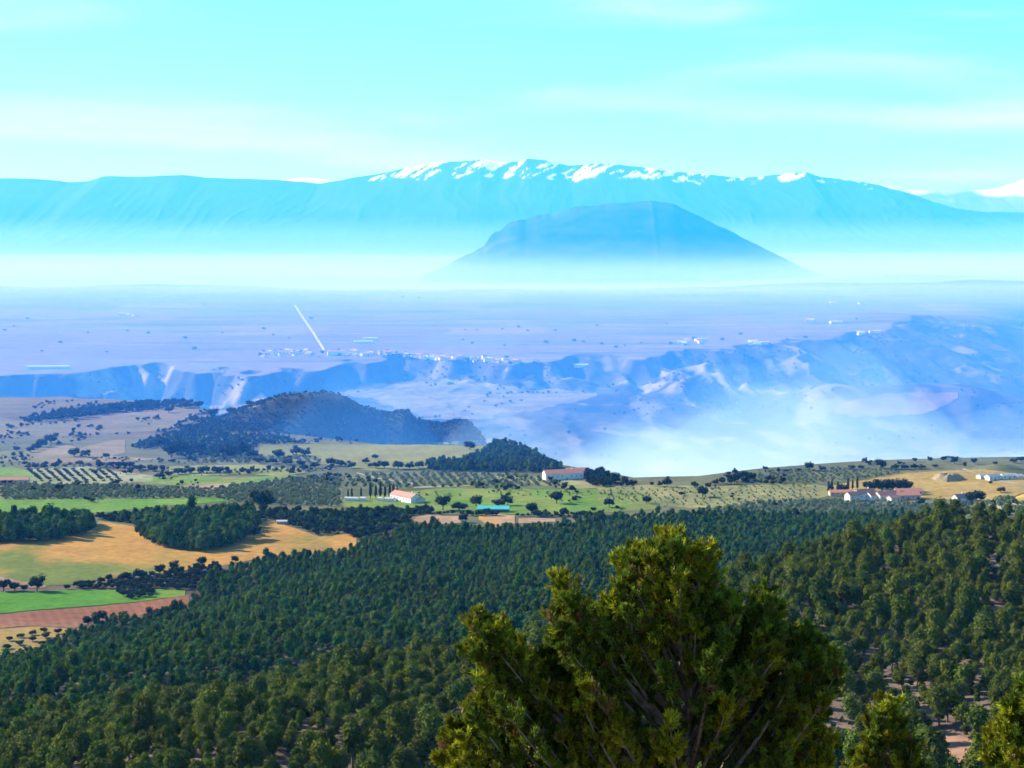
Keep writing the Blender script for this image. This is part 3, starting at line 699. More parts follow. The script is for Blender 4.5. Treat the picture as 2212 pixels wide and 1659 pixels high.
def leaf_cloud(lobes, n, size, rng, up=0.35, jitter=0.55, elong=1.5):
    """n small leaf-clump facets spread over and inside a set of lobes (cx,cy,cz,rx,ry,rz); faces look outwards"""
    L = np.array(lobes, float)
    wt = (L[:, 3] * L[:, 4] * L[:, 5]) ** 0.67; wt /= wt.sum()
    k = rng.choice(len(L), n, p=wt)
    d = rng.normal(size=(n, 3)); d /= np.linalg.norm(d, axis=1)[:, None]
    d[:, 2] = np.where(d[:, 2] < -0.45, -d[:, 2], d[:, 2])
    r = rng.uniform(0.62, 1.08, n) ** 0.8
    lump = 1 + 0.16 * np.sin(d[:, 0] * 7 + k) * np.sin(d[:, 1] * 6 + 2 * k) 
    P = L[k, :3] + d * L[k, 3:6] * (r * lump)[:, None]
    nr = d / L[k, 3:6]; nr /= np.linalg.norm(nr, axis=1)[:, None]
    nr = nr + np.array([0, 0, up]) + jitter * rng.normal(size=(n, 3)); nr /= np.linalg.norm(nr, axis=1)[:, None]
    a = np.cross(nr, rng.normal(size=(n, 3))); a /= np.linalg.norm(a, axis=1)[:, None]
    b = np.cross(nr, a)
    s = size * rng.uniform(0.6, 1.35, n)[:, None]
    V = np.stack([P + a * s * elong * 0.6, P + b * s * 0.55 + nr * s * 0.15, P - a * s * elong * 0.55, P - b * s * 0.55 + nr * s * 0.1], 1).reshape(-1, 3)
    Fc = np.arange(4 * n).reshape(n, 4)
    return V, Fc
def core_lobes(lobes, shrink, rng):
    """rough dark inner masses so that light does not shine straight through a crown"""
    bm = bmesh.new()
    for (x, y, z, a, b, c) in lobes:
        r = bmesh.ops.create_icosphere(bm, subdivisions=1, radius=1.0)
        for v in r['verts']:
            q = shrink * rng.uniform(0.8, 1.15)
            v.co = Vector((x + v.co.x * a * q, y + v.co.y * b * q, z + v.co.z * c * q))
    V = np.array([v.co[:] for v in bm.verts]); bm.verts.index_update()
    Fc = np.array([[v.index for v in f.verts] for f in bm.faces]); bm.free()
    return V, Fc
def crown_mesh(name, lobes, n, size, material, seed, shrink=0.72, **kw):
    rng = np.random.RandomState(seed)
    V, Q = leaf_cloud(lobes, n, size, rng, **kw)
    T = np.concatenate([Q[:, [0, 1, 2]], Q[:, [0, 2, 3]]])
    V2, T2 = core_lobes(lobes, shrink, rng)
    return mesh_np(name, np.concatenate([V, V2]), np.concatenate([T, T2 + len(V)]), [material])
def trunk_mesh(name, h, r, lean, seed, limbs=()):
    rng = random.Random(seed)
    vs, fs = tube([(0, 0, -0.4), (lean * 0.3, 0, h * 0.4), (lean * 0.7, lean * 0.2, h * 0.75), (lean, lean * 0.3, h)], [r * 1.25, r, r * 0.75, r * 0.45])
    for (x, y, z) in limbs:
        v2, f2 = tube([(lean * 0.5, 0, h * 0.55), (x * 0.5, y * 0.5, (h * 0.55 + z) / 2 + 0.1), (x, y, z)], [r * 0.45, r * 0.35, r * 0.2], 4)
        fs += [tuple(i + len(vs) for i in f) for f in f2]; vs += v2
    return mesh_py(name, vs, fs, [BARK])

def pine_lobes(seed, h, w):
    rng = random.Random(seed)
    kind = seed % 4
    lobes = []
    n = rng.randint(5, 8)
    for i in range(n):
        t = i / (n - 1)
        zz = h * (0.32 + 0.44 * t)
        rad = w * 0.5 * ((0.62, 0.5, 0.70, 0.42)[kind] * math.sin(math.pi * (0.22 + 0.52 * t)) ** 0.7 + 0.10)
        a = rng.uniform(0, 6.28) + i * 2.4
        off = w * 0.26 * (1 - 0.75 * t) * rng.uniform(0.5, 1.1)
        s = rad * rng.uniform(0.85, 1.15)
        lobes.append((math.cos(a) * off, math.sin(a) * off, zz, s, s * rng.uniform(0.85, 1.1), s * rng.uniform(0.75, 1.05)))
    lobes.append((0, 0, h * 0.60, w * 0.30, w * 0.30, h * 0.26))
    return lobes
def oak_lobes(seed, h, w):
    rng = random.Random(seed); lobes = [(0, 0, h * 0.48, w * 0.36, w * 0.36, h * 0.36)]
    for i in range(7):
        a = i * 0.9 + rng.uniform(0, 0.5); o = w * rng.uniform(0.2, 0.32)
        s = w * rng.uniform(0.17, 0.25)
        lobes.append((math.cos(a) * o, math.sin(a) * o, h * rng.uniform(0.28, 0.75), s, s, s * 0.95))
    return lobes

class Kind:
    """a tree model: crown and trunk meshes shared by all its copies"""
    def __init__(s, name, lobes, n, size, material, seed, th, tr, lean=0.0, **kw):
        s.name = name
        s.crown = crown_mesh(name + "_crown", lobes, n, size, material, seed, **kw)
        s.trunk = trunk_mesh(name + "_trunk", th, tr, lean, seed, [l[:3] for l in lobes[:4]])
PINES = [Kind("pine_tree", pine_lobes(20 + i, 7.0 + 0.5 * (i % 3), 5.6 - 0.3 * (i % 4)), 760, 0.32, CLEAR_AIR_PINE_LEAF, 30 + i, 4.6, 0.16, 0.2 * (i % 3 - 1)) for i in range(6)]
PINES_FAR = [crown_mesh("pine_crown_far", pine_lobes(20 + i, 6.6 + 0.5 * (i % 3), 5.4 - 0.3 * (i % 4)), 300, 0.46, PINE_LEAF, 50 + i) for i in range(6)]
OAKS = [Kind("oak_tree", oak_lobes(60 + i, 6.5, 7.5), 520, 0.42, OAK_LEAF, 70 + i, 3.6, 0.28) for i in range(4)]
OLIVES = [Kind("olive_tree", oak_lobes(80 + i, 3.8, 4.6), 190, 0.42, OLIVE_LEAF, 90 + i, 1.9, 0.22) for i in range(3)]
BUSHES = [crown_mesh("bush_crown", oak_lobes(100 + i, 1.7, 2.2), 110, 0.30, BUSH_LEAF, 110 + i) for i in range(3)]
CYP = Kind("cypress_tree", [(0, 0, 5.2, 1.0, 1.0, 4.6), (0.15, 0, 3.6, 1.15, 1.1, 3.0), (-0.1, 0.1, 7.2, 0.75, 0.75, 2.8)], 420, 0.34, CYPRESS_LEAF, 120, 2.5, 0.18)

def tree(kind, x, y, s, label, cat, group=None, rz=None, rng=random, z=None, sz=None):
    o = empty(kind.name, (x, y, float(hm(x, y)) if z is None else z), rng.uniform(0, 6.28) if rz is None else rz)
    o.scale = (s, s, s * (sz or 1.0))
    tag(o, label, cat, group)
    link("crown", kind.crown, o); link("trunk", kind.trunk, o)
    return o

# instanced masses ("stuff"): points with a model index, a turn and a size
def scatter(name, models, pts, scl, label, cat, seed=1, zs=None):
    pts = np.asarray(pts, np.float32); n = len(pts); rng = np.random.RandomState(seed)
    me = bpy.data.meshes.new(name); me.vertices.add(n); me.vertices.foreach_set("co", pts.ravel())
    for nm, typ, val in (("pick", 'INT', rng.randint(0, len(models), n)), ("turn", 'FLOAT', rng.uniform(0, 6.28, n)), ("size", 'FLOAT', np.asarray(scl, np.float32)),
                         ("tall", 'FLOAT', np.asarray(zs if zs is not None else rng.uniform(0.75, 1.25, n), np.float32))):
        a = me.attributes.new(nm, typ, 'POINT'); a.data.foreach_set("value", val)
    coll = bpy.data.collections.new(name + "_models")
    for i, m in enumerate(models):
        coll.objects.link(bpy.data.objects.new("%s_model_%02d" % (name, i), m))
    ng = bpy.data.node_groups.new(name + "_nodes", 'GeometryNodeTree')
    ng.interface.new_socket("Geometry", in_out='INPUT', socket_type='NodeSocketGeometry')
    ng.interface.new_socket("Geometry", in_out='OUTPUT', socket_type='NodeSocketGeometry')
    N, L = ng.nodes, ng.links
    gi = N.new("NodeGroupInput"); go = N.new("NodeGroupOutput")
    ci = N.new("GeometryNodeCollectionInfo"); ci.inputs['Collection'].default_value = coll
    ci.inputs['Separate Children'].default_value = True; ci.inputs['Reset Children'].default_value = True
    ip = N.new("GeometryNodeInstanceOnPoints"); ip.inputs['Pick Instance'].default_value = True
    def at_(nm, typ):
        q = N.new("GeometryNodeInputNamedAttribute"); q.data_type = typ; q.inputs['Name'].default_value = nm
        return q.outputs['Attribute']
    cx = N.new("ShaderNodeCombineXYZ"); L.new(at_("turn", 'FLOAT'), cx.inputs[2])
    cs = N.new("ShaderNodeCombineXYZ"); sz = at_("size", 'FLOAT')
    mt = N.new("ShaderNodeMath"); mt.operation = 'MULTIPLY'; L.new(sz, mt.inputs[0]); L.new(at_("tall", 'FLOAT'), mt.inputs[1])
    L.new(sz, cs.inputs[0]); L.new(sz, cs.inputs[1]); L.new(mt.outputs[0], cs.inputs[2])
    L.new(gi.outputs[0], ip.inputs['Points']); L.new(ci.outputs[0], ip.inputs['Instance'])
    L.new(at_("pick", 'INT'), ip.inputs['Instance Index']); L.new(cx.outputs[0], ip.inputs['Rotation']); L.new(cs.outputs[0], ip.inputs['Scale'])
    L.new(ip.outputs[0], go.inputs[0])
    o = link(name, me)
    md = o.modifiers.new("instances", 'NODES'); md.node_group = ng
    return tag(o, label, cat, kind="stuff")

def jgrid(x0, x1, y0, y1, step, seed, jit=0.8, stepy=None):
    rng = np.random.RandomState(seed)
    gx, gy = np.meshgrid(np.arange(x0, x1, step), np.arange(y0, y1, stepy or step))
    gx = gx.ravel() + rng.uniform(-0.5, 0.5, gx.size) * step * jit; gy = gy.ravel() + rng.uniform(-0.5, 0.5, gy.size) * (stepy or step) * jit
    return gx, gy
def disp_of(x, y, z):
    px, row = to_px(x, y, z); return px / D, row / D

# --- the pine wood
WOOD = [(-700, 1620), (-400, 1560), (-120, 1490), (0, 1440), (60, 1415), (150, 1378), (215, 1352), (300, 1340), (360, 1325), (412, 1312), (425, 1288), (440, 1262), (470, 1244), (520, 1228), (580, 1212), (660, 1206), (760, 1192), (790, 1172), (850, 1158), (890, 1140),
        (1000, 1140), (1030, 1148), (1120, 1146), (1210, 1138), (1300, 1122), (1400, 1114), (1600, 1112), (1900, 1122), (2212, 1122), (2900, 1110), (2900, 4000), (-700, 4000)]
CLUMP_A = [(-420, 1135), (0, 1128), (120, 1124), (200, 1130), (206, 1146), (180, 1156), (130, 1168), (60, 1172), (0, 1174), (-420, 1190)]
CLUMP_B = [(285, 1128), (330, 1122), (420, 1118), (540, 1120), (566, 1130), (548, 1150), (530, 1168), (490, 1186), (440, 1194), (380, 1190), (330, 1178), (300, 1158)]
BAND = [(205, 1118), (300, 1112), (450, 1112), (560, 1106), (700, 1108), (900, 1104), (1030, 1116), (1300, 1112), (1300, 1118), (1200, 1118), (1120, 1116), (1035, 1112), (890, 1113), (885, 1140), (770, 1168), (740, 1152), (690, 1158),
        (650, 1143), (590, 1124), (560, 1124), (420, 1120), (330, 1124), (285, 1130), (255, 1130), (215, 1122)]
HEAD = [(915, 1008), (950, 1002), (1010, 998), (1035, 985), (1060, 965), (1100, 948), (1140, 975), (1190, 1005), (1215, 1016), (1190, 1022), (1100, 1020), (940, 1020)]
MIDWOOD = [(280, 966), (330, 948), (430, 926), (470, 940), (600, 942), (640, 955), (690, 958), (560, 962), (540, 985), (480, 990), (360, 984), (380, 968), (300, 972)]
HEDGE = [(142, 1274), (180, 1262), (240, 1256), (300, 1248), (350, 1240), (420, 1232), (480, 1228), (470, 1250), (435, 1270), (410, 1276), (330, 1272), (330, 1296), (280, 1294), (245, 1284), (300, 1276), (240, 1275)]

gx, gy = jgrid(-900, 900, 215, 1720, 3.7, 3, 0.95)
gz = hm(gx, gy)
dx, dy = disp_of(gx, gy, gz)
rng = np.random.RandomState(11)
inw = inpoly(dx, dy, WOOD)
# the spur on the right is more open, and there are a few gaps
sd = ((gx - 73) * 180 - (gy - 560) * 125) / 219.0
openg = fbm(gx / 45, gy / 45, 3, 6)
dens = np.where((sd > -60) & (gy < 900), 0.78 - 0.45 * sstep(0.15, 0.55, openg), 0.98 - 0.5 * sstep(0.38, 0.6, openg))
inw &= rng.rand(len(gx)) < dens
bare = inpoly(dx, dy, [(1985, 1590), (2050, 1575), (2100, 1600), (2110, 1650), (2060, 1680), (2000, 1660)])
inw &= ~bare
clump = inpoly(dx, dy, CLUMP_A) | inpoly(dx, dy, CLUMP_B)
band = inpoly(dx, dy, BAND) & (rng.rand(len(gx)) < 0.75)
keep = inw | clump | band
X, Y, Z = gx[keep], gy[keep], gz[keep]
isclump = clump[keep]; isband = band[keep]
size = 0.70 * np.exp(0.30 * rng.randn(len(X))); size = np.clip(size, 0.35, 1.5) * np.where(isclump, 1.45, 1.0) * np.where(isband, 0.85, 1.0)
size *= np.where(inw[keep] & (Y > 1000), 0.95, 1.0)
px, row = to_px(X, Y, Z)
vis = (px > -8) & (px < 1032) & (row - 7 * size * F / Y < 772) & inw[keep]
# hidden behind the near pine
hid = inpoly(px / D, row / D, [(1000, 1660), (1040, 1400), (1200, 1330), (1330, 1200), (1560, 1190), (1640, 1350), (1780, 1400), (1900, 1700)])
cand = np.where(vis & ~hid)[0]
order = cand[np.argsort(-(size[cand] / Y[cand]))]
big = order[:300]
prng = random.Random(5)
SPUR_L = "bushy olive-green pine standing on the open slope of the right-hand spur"
WOOD_L = "rounded green pine near the bottom edge of the dense wood"
sdk = ((X - 73) * 180 - (Y - 560) * 125) / 219.0
for i in big:
    sp = sdk[i] > -60
    tree(PINES[prng.randrange(6)], float(X[i]), float(Y[i]), float(size[i]), SPUR_L if sp else WOOD_L, "pine tree",
         "pines spread over the right-hand spur" if sp else "pines along the near edge of the wood", rng=prng, sz=prng.uniform(0.85, 1.2))
rest = np.ones(len(X), bool); rest[big] = False
nearw = rest & ~isclump & ~isband & ((Y < 560 + 60 * fbm(X / 80, Y / 80, 2, 3)) | (sdk > -70))
scatter("pine_wood", [k.crown for k in PINES], np.stack([X, Y, Z], -1)[nearw], size[nearw], "olive-green pines crowding the near slope and the right-hand spur", "wood", 12)
rest &= ~nearw
scatter("pine_wood", PINES_FAR, np.stack([X, Y, Z], -1)[rest & ~isclump & ~isband], size[rest & ~isclump & ~isband], "dense dark green pine wood covering the slopes below the viewpoint", "wood", 1)
scatter("pine_clump", PINES_FAR, np.stack([X, Y, Z], -1)[isclump], size[isclump], "tall dark pine clumps standing in the tan stubble field", "wood", 2, zs=np.random.RandomState(3).uniform(1.0, 1.35, isclump.sum()))
scatter("tree_belt", [k.crown for k in OAKS] + PINES_FAR[:2], np.stack([X, Y, Z], -1)[isband], size[isband], "belt of dark trees between the stubble field and the meadows", "wood", 3)
# undergrowth on the spur and in the gaps
bx, by = jgrid(-420, 420, 230, 1000, 5.2, 9, 1.0)
bz = hm(bx, by); bdx, bdy = disp_of(bx, by, bz)
bs = ((bx - 73) * 180 - (by - 560) * 125) / 219.0
k = inpoly(bdx, bdy, WOOD) & (np.random.RandomState(2).rand(len(bx)) < np.where(bs > -60, 0.6, 0.3)) & ~inpoly(bdx, bdy, [(1960, 1570), (2060, 1555), (2100, 1590), (2070, 1650), (2000, 1630)])
scatter("scrub", BUSHES, np.stack([bx, by, bz], -1)[k], np.random.RandomState(4).uniform(0.5, 1.2, k.sum()), "low scrub between the pines on the open slope", "scrub", 4)

# --- woods on the headland, behind the fields and on the table hill
def poly_fill(poly, step, seed, prob=1.0, ylim=None, jit=0.9):
    p = np.array(poly, float)
    cx, cy, cz = ground(p[:, 0] * D, p[:, 1] * D)
    x, y = jgrid(cx.min() - 20, cx.max() + 20, cy.min() - 30, cy.max() + 30, step, seed, jit)
    z = hm(x, y); a, b = disp_of(x, y, z)
    k = inpoly(a, b, poly) & (np.random.RandomState(seed).rand(len(x)) < prob)
    if ylim: k &= (y > ylim[0]) & (y < ylim[1])
    return np.stack([x, y, z], -1)[k]
P = poly_fill(HEAD, 5.0, 21, 0.95, (1800, 2200))
scatter("headland_wood", PINES_FAR + [k.crown for k in OAKS[:2]], P, np.random.RandomState(1).uniform(0.7, 1.3, len(P)), "dark wooded headland at the end of the wheat field", "wood", 5)
P = poly_fill([(1255, 1030), (1290, 1026), (1330, 1036), (1375, 1046), (1385, 1050), (1300, 1054), (1265, 1046)], 5.0, 27, 0.8, (1600, 2300))
scatter("rim_wood", [k.crown for k in OAKS], P, np.random.RandomState(12).uniform(0.4, 0.9, len(P)), "dark thicket on the valley rim beyond the long farm", "wood", 15)
P = poly_fill(MIDWOOD, 6.0, 22, 0.85, (1800, 2900))
scatter("hillfoot_wood", [k.crown for k in OAKS] + PINES_FAR[:3], P, np.random.RandomState(2).uniform(0.45, 0.95, len(P)), "dark wood along the foot of the table hill", "wood", 6)
x, y = jgrid(-640, 30, 2330, 2800, 5.0, 23, 0.95)
z = hm(x, y); nz = fbm(x / 60, y / 90, 3, 5)
flat_top = (np.abs(y - 2610) < 70) & (x > -330) & (x < -200)
k = (y > 2400 + 20 * nz) & (nz > -0.55) & (x > -430 + 40 * nz) & ~(flat_top & (np.random.RandomState(3).rand(len(x)) < 0.7)) & (z > -150)
scatter("table_hill_wood", [k_.crown for k_ in OAKS] + PINES_FAR[:2], np.stack([x, y, z], -1)[k], np.random.RandomState(5).uniform(0.3, 0.6, k.sum()), "dark scrub oak wood covering the table hill", "wood", 7)
# scrub of the valley walls
x, y = jgrid(-1500, 2300, 2300, 7200, 33, 24, 1.0)
z = hm(x, y); nz = fbm(x / 160, y / 260, 4, 7)
sl = np.abs(hm(x, y + 12) - hm(x, y - 12)) / 24
k = (nz > 0.02 - 0.25 * np.clip(sl * 2, 0, 1)) & (z < PZ - 4) & (sl > 0.06)
scatter("valley_scrub", [k_.crown for k_ in OAKS[:2]], np.stack([x, y, z], -1)[k], np.random.RandomState(6).uniform(0.5, 1.3, k.sum()), "scattered dark bushes on the gullied valley walls", "scrub", 8)

# --- single trees that can be counted
def oak(dx_, dy_, wpx, label, group=None, kind=None, tall=1.0):
    """one oak with its foot at a picture position, crown width given in 2212-wide pixels"""
    x, y, z = at(dx_, dy_)
    while y > 3300: dy_ += 1.0; x, y, z = at(dx_, dy_)      # foot stays on the near side of the rim
    s = wpx * D * y / F / 6.2
    return tree((kind or OAKS[prng.randrange(4)]), x, y, s, label, "tree", group, rng=prng, sz=tall)
oak(80, 1277, 34, "round dark oak beside the bright green field", tall=1.1)
for q in ((8, 1277, 30), (32, 1276, 24), (52, 1278, 18)):
    oak(*q, "low bushy oak in the hedge beside the red soil strip", "bushes in the hedge by the red strip", tall=0.9)
P = poly_fill(HEDGE, 5.0, 25, 0.8)
hs = np.random.RandomState(7)
hp = P[np.argsort(P[:, 1])]
scatter("thicket", [k.crown for k in OAKS], hp[90:], np.random.RandomState(19).uniform(0.45, 0.95, len(hp) - 90), "far side of the dark oak thicket beside the stubble field", "wood", 16)
for i, (x, y, z) in enumerate(hp[:90]):
    tree(OAKS[i % 4], x, y, hs.uniform(0.45, 0.95), "dark oak in the thicket between the green crop and the stubble field", "tree", "thicket of oaks by the green crop field", rng=prng, z=z, sz=0.85)
for q in ((375, 1232, 22), (436, 1224, 22), (508, 1216, 16), (585, 1212, 20), (610, 1210, 18), (662, 1206, 22), (345, 1243, 24), (300, 1252, 24)):
    oak(*q, "dark rounded oak on the wood's edge against the tan stubble", "oaks on the edge of the stubble field", tall=1.05)
for q in ((335, 1343, 36), (215, 1343, 30), (265, 1338, 22), (190, 1352, 24)):
    oak(*q, "dark oak at the edge of the red ploughed strip", "oaks along the red ploughed strip", tall=0.9)
for q in ((20, 1385, 16), (45, 1378, 16), (70, 1372, 16), (95, 1366, 16), (15, 1402, 18), (42, 1394, 18), (70, 1386, 18), (98, 1378, 18), (125, 1370, 18), (30, 1420, 18), (60, 1408, 18), (92, 1396, 18), (150, 1368, 18)):
    oak(*q, "dark bush in the slanting rows on the fallow ground", "rows of bushes on the fallow ground", tall=0.7)
oak(566, 1102, 52, "large dark oak standing above the belt of trees", tall=0.9)
oak(548, 1165, 34, "dark oak casting its shadow on the stubble field"); oak(1000, 1128, 20, "small oak by the narrow bare clearing")
oak(957, 1102, 34, "biggest round oak in the green meadow"); oak(1028, 1094, 28, "round oak left of the long teal roof", tall=0.95)
oak(1075, 1094, 28, "flat bushy oak just behind the teal roof", tall=0.6); oak(1097, 1092, 22, "small dark oak at the end of the teal roof"); oak(992, 1104, 34, "low oak between the biggest oak and the teal roof", tall=0.6)
oak(1148, 1112, 28, "dark oak at the edge of the wood beside the meadow"); oak(1202, 1088, 30, "flat-topped dark oak alone in the meadow below the long farm", tall=0.95)
oak(1316, 1096, 22, "small round oak in the yellow vineyard near the wood"); oak(1397, 1088, 18, "smallest round tree in the yellow vineyard"); oak(1518, 1074, 22, "egg-shaped dark tree by the valley rim", tall=1.25)
oak(1441, 1052, 20, "lone round tree on the rim against the white mist", tall=1.15)
for q in ((1408, 1050, 10), (1426, 1051, 12), (1498, 1052, 12), (1560, 1046, 16), (1545, 1048, 14), (1606, 1036, 22), (1592, 1040, 20), (1580, 1046, 22), (1622, 1040, 22), (1350, 1046, 12)):
    oak(*q, "small dark tree along the valley rim", "trees along the valley rim")
oak(1748, 1016, 20, "dark round tree on the right-hand skyline", tall=1.0); oak(1777, 1017, 16, "low bush beside the round skyline tree", tall=0.7)
oak(1903, 1012, 24, "broad bluish tree on the skyline above the olive slope", tall=0.9); oak(2062, 1002, 16, "small round tree standing up from the far end of the skyline", tall=1.0)
oak(2104, 1003, 14, "smaller companion tree near the end of the skyline"); oak(2084, 1010, 8, "thin upright tree by the heap of soil", tall=1.8)
for q in ((1840, 1014, 16), (1860, 1013, 14), (1935, 1014, 18), (1955, 1014, 18), (1975, 1013, 18), (1992, 1013, 16), (2020, 1011, 14), (2150, 1004, 12), (2190, 1000, 18), (2206, 998, 20), (1700, 1020, 12), (1725, 1018, 12)):
    oak(*q, "low dark bush along the right-hand skyline", "bushes along the right-hand skyline", tall=0.6)
oak(2108, 1086, 40, "broad dark oak behind the small red-roofed house", tall=0.75); oak(2150, 1094, 24, "low oak right of the small red-roofed house", tall=0.7); oak(2162, 1064, 18, "dark bush alone in the golden field", tall=0.7)
oak(1990, 1092, 18, "dark oak below the golden field"); oak(2140, 1046, 8, "tiny bush on the dirt track by the white sheds")
for q in ((790, 1002, 16), (812, 1012, 20), (830, 1013, 22), (800, 1010, 12), (715, 1006, 22), (735, 1008, 20), (760, 1012, 20), (1015, 972, 24), (860, 1014, 24), (885, 1014, 20), (905, 1012, 20), (640, 984, 26), (660, 986, 22), (810, 992, 14)):
    oak(*q, "dark oak in the hedge along the wheat field", "hedge oaks round the wheat field", tall=0.85)
for q in ((90, 966, 26), (110, 958, 30), (78, 972, 20), (160, 986, 26), (185, 988, 22), (370, 988, 40), (395, 984, 40), (430, 978, 30), (490, 988, 40), (520, 984, 40), (545, 990, 26), (600, 990, 26), (230, 990, 16), (350, 966, 30), (36, 975, 16), (66, 977, 18)):
    oak(*q, "bluish dark oak among the small fields below the table hill", "oaks among the small far fields", tall=0.8)
for q in ((100, 910, 20), (130, 908, 26), (160, 905, 30), (190, 902, 26), (220, 896, 24), (250, 890, 30), (275, 887, 30), (300, 884, 24), (70, 908, 16), (365, 892, 20), (400, 882, 26), (430, 878, 22), (460, 874, 24), (500, 870, 20), (540, 866, 18), (335, 880, 18)):
    oak(*q, "dark tree in the broken row above the pinkish field", "row of trees above the pinkish field", tall=0.7)
for q in ((60, 1012, 14), (75, 1011, 14), (95, 1012, 16), (120, 1011, 20), (240, 1008, 18), (260, 1010, 22), (280, 1010, 22), (300, 1015, 20), (330, 1018, 22), (215, 1009, 18), (345, 1034, 22), (365, 1030, 20), (385, 1025, 24), (410, 1023, 26), (440, 1022, 26), (470, 1022, 24), (560, 1000, 20), (590, 1002, 20), (620, 1004, 22), (650, 1008, 22), (680, 1012, 22)):
    oak(*q, "dark hedge tree between the small meadows", "hedge trees between the small meadows", tall=0.65)
# low hedgerows of the striped plot
for i in range(10):
    for j in range(9):
        o = oak(62 + i * 19 + j * 3.6 + prng.uniform(-1, 1), 1016 + j * 3.0, prng.uniform(7, 11), "low dark hedge bush in the slanting rows of the striped plot", "hedgerows of the striped plot", tall=0.6)
        o.name = "hedge_bush"; o["category"] = "bush"
# cypresses
def cypress(dx_, dy_, hpx, label, group=None):
    x, y, z = at(dx_, dy_); s = hpx * D * y / F / 9.8
    return tree(CYP, x, y, s, label, "cypress", group, rng=prng, z=z)
for i, q in enumerate(((752, 1079, 22), (760, 1080, 26), (780, 1077, 24), (800, 1078, 34), (812, 1078, 30), (822, 1078, 34), (832, 1078, 28), (842, 1077, 30), (850, 1078, 34), (858, 1076, 24))):
    cypress(*q, "dark cypress in the row beside the white farmhouse", "cypresses by the white farmhouse")
for q in ((1790, 1066, 26), (1797, 1066, 28), (1810, 1062, 22), (1832, 1064, 30), (1842, 1060, 24), (1852, 1060, 28), (1876, 1062, 18)):
    cypress(*q, "dark cypress behind the pink-roofed farm", "cypresses behind the pink-roofed farm")
for q in ((1880, 1062, 34), (1905, 1062, 36), (1930, 1062, 38), (1955, 1062, 34), (1820, 1064, 26), (1900, 1056, 26)):
    oak(*q, "dark garden tree behind the pink-roofed farm", "garden trees behind the pink-roofed farm", tall=0.8)
for q in ((1196, 1012, 18), (1184, 1008, 18), (1272, 1030, 18), (1282, 1032, 16), (1296, 1030, 22), (1310, 1036, 20), (1330, 1042, 22), (1170, 1002, 18), (1140, 1000, 18)):
    oak(*q, "dark tree round the long farm on the rim", "trees round the long farm on the rim", tall=1.15)

# --- olive groves: the nearest trees singly, the rest as one mass each
def grove(poly, label, single, step=5.6, seed=1, ang=0.3, prob=0.9, smin=0.7, smax=1.1):
    p = np.array(poly, float); cx, cy, cz = ground(p[:, 0] * D, p[:, 1] * D)
    mx, my = cx.mean(), cy.mean(); rad = max(np.ptp(cx), np.ptp(cy)) * 0.75 + 20
    g = np.arange(-rad, rad, step); a, b = np.meshgrid(g, g); rng = np.random.RandomState(seed)
    a = a.ravel() + rng.uniform(-1.9, 1.9, a.size); b = b.ravel() + rng.uniform(-1.9, 1.9, b.size)
    x = mx + a * math.cos(ang) - b * math.sin(ang); y = my + a * math.sin(ang) + b * math.cos(ang)
    z = hm(x, y); u, v = disp_of(x, y, z)
    k = inpoly(u, v, poly) & (rng.rand(len(x)) < prob)
    P = np.stack([x, y, z], -1)[k]
    P = P[np.argsort(P[:, 1])]
    for i in range(min(single, len(P))):
        tree(OLIVES[i % 3], *P[i, :2], rng.uniform(smin, smax), "small grey-green olive tree on " + label, "olive tree", "olive trees on " + label, rng=prng, z=P[i, 2])
    if len(P) > single:
        scatter("olive_grove", [o.crown for o in OLIVES], P[single:], rng.uniform(smin, smax, len(P) - single), "rows of olives covering " + label, "olive grove", seed)
grove([(0, 1048), (200, 1050), (380, 1056), (470, 1056), (540, 1046), (640, 1034), (735, 1028), (735, 1094), (560, 1090), (460, 1076), (300, 1078), (0, 1080)], "the grey-green terrace", 150, seed=31, ang=0.45)
grove([(745, 1034), (800, 1026), (930, 1022), (1100, 1026), (1180, 1034), (1230, 1052), (930, 1054), (745, 1054)], "the dark plot below the wheat field", 60, seed=32, ang=0.15, step=8)
grove([(1520, 1102), (1620, 1090), (1750, 1082), (1900, 1088), (2050, 1090), (2212, 1086), (2212, 1118), (2050, 1122), (1900, 1118), (1620, 1112)], "the plot in front of the pink-roofed farm", 90, seed=33, ang=0.5)
grove([(1600, 1034), (1660, 1020), (1750, 1014), (1850, 1010), (1950, 1012), (1950, 1022), (1850, 1038), (1750, 1046), (1660, 1046)], "the slope under the right-hand skyline", 0, seed=34, ang=0.2, step=7, smin=0.5, smax=0.9)
grove([(400, 990), (560, 986), (690, 992), (690, 1002), (420, 1002)], "the rough grazing below the wood", 0, seed=35, ang=0.2, step=9)
grove([(1300, 1054), (1500, 1054), (1760, 1050), (1770, 1074), (1600, 1090), (1500, 1094), (1310, 1080)], "the yellow vineyard along the rim", 60, seed=36, ang=0.1, step=7, prob=0.7, smin=0.25, smax=0.55)
grove([(900, 1066), (1100, 1062), (1300, 1062), (1400, 1068), (1400, 1074), (1100, 1072), (900, 1076)], "the green meadow's upper edge", 30, seed=37, ang=0.1, step=9, prob=0.6, smin=0.3, smax=0.6)

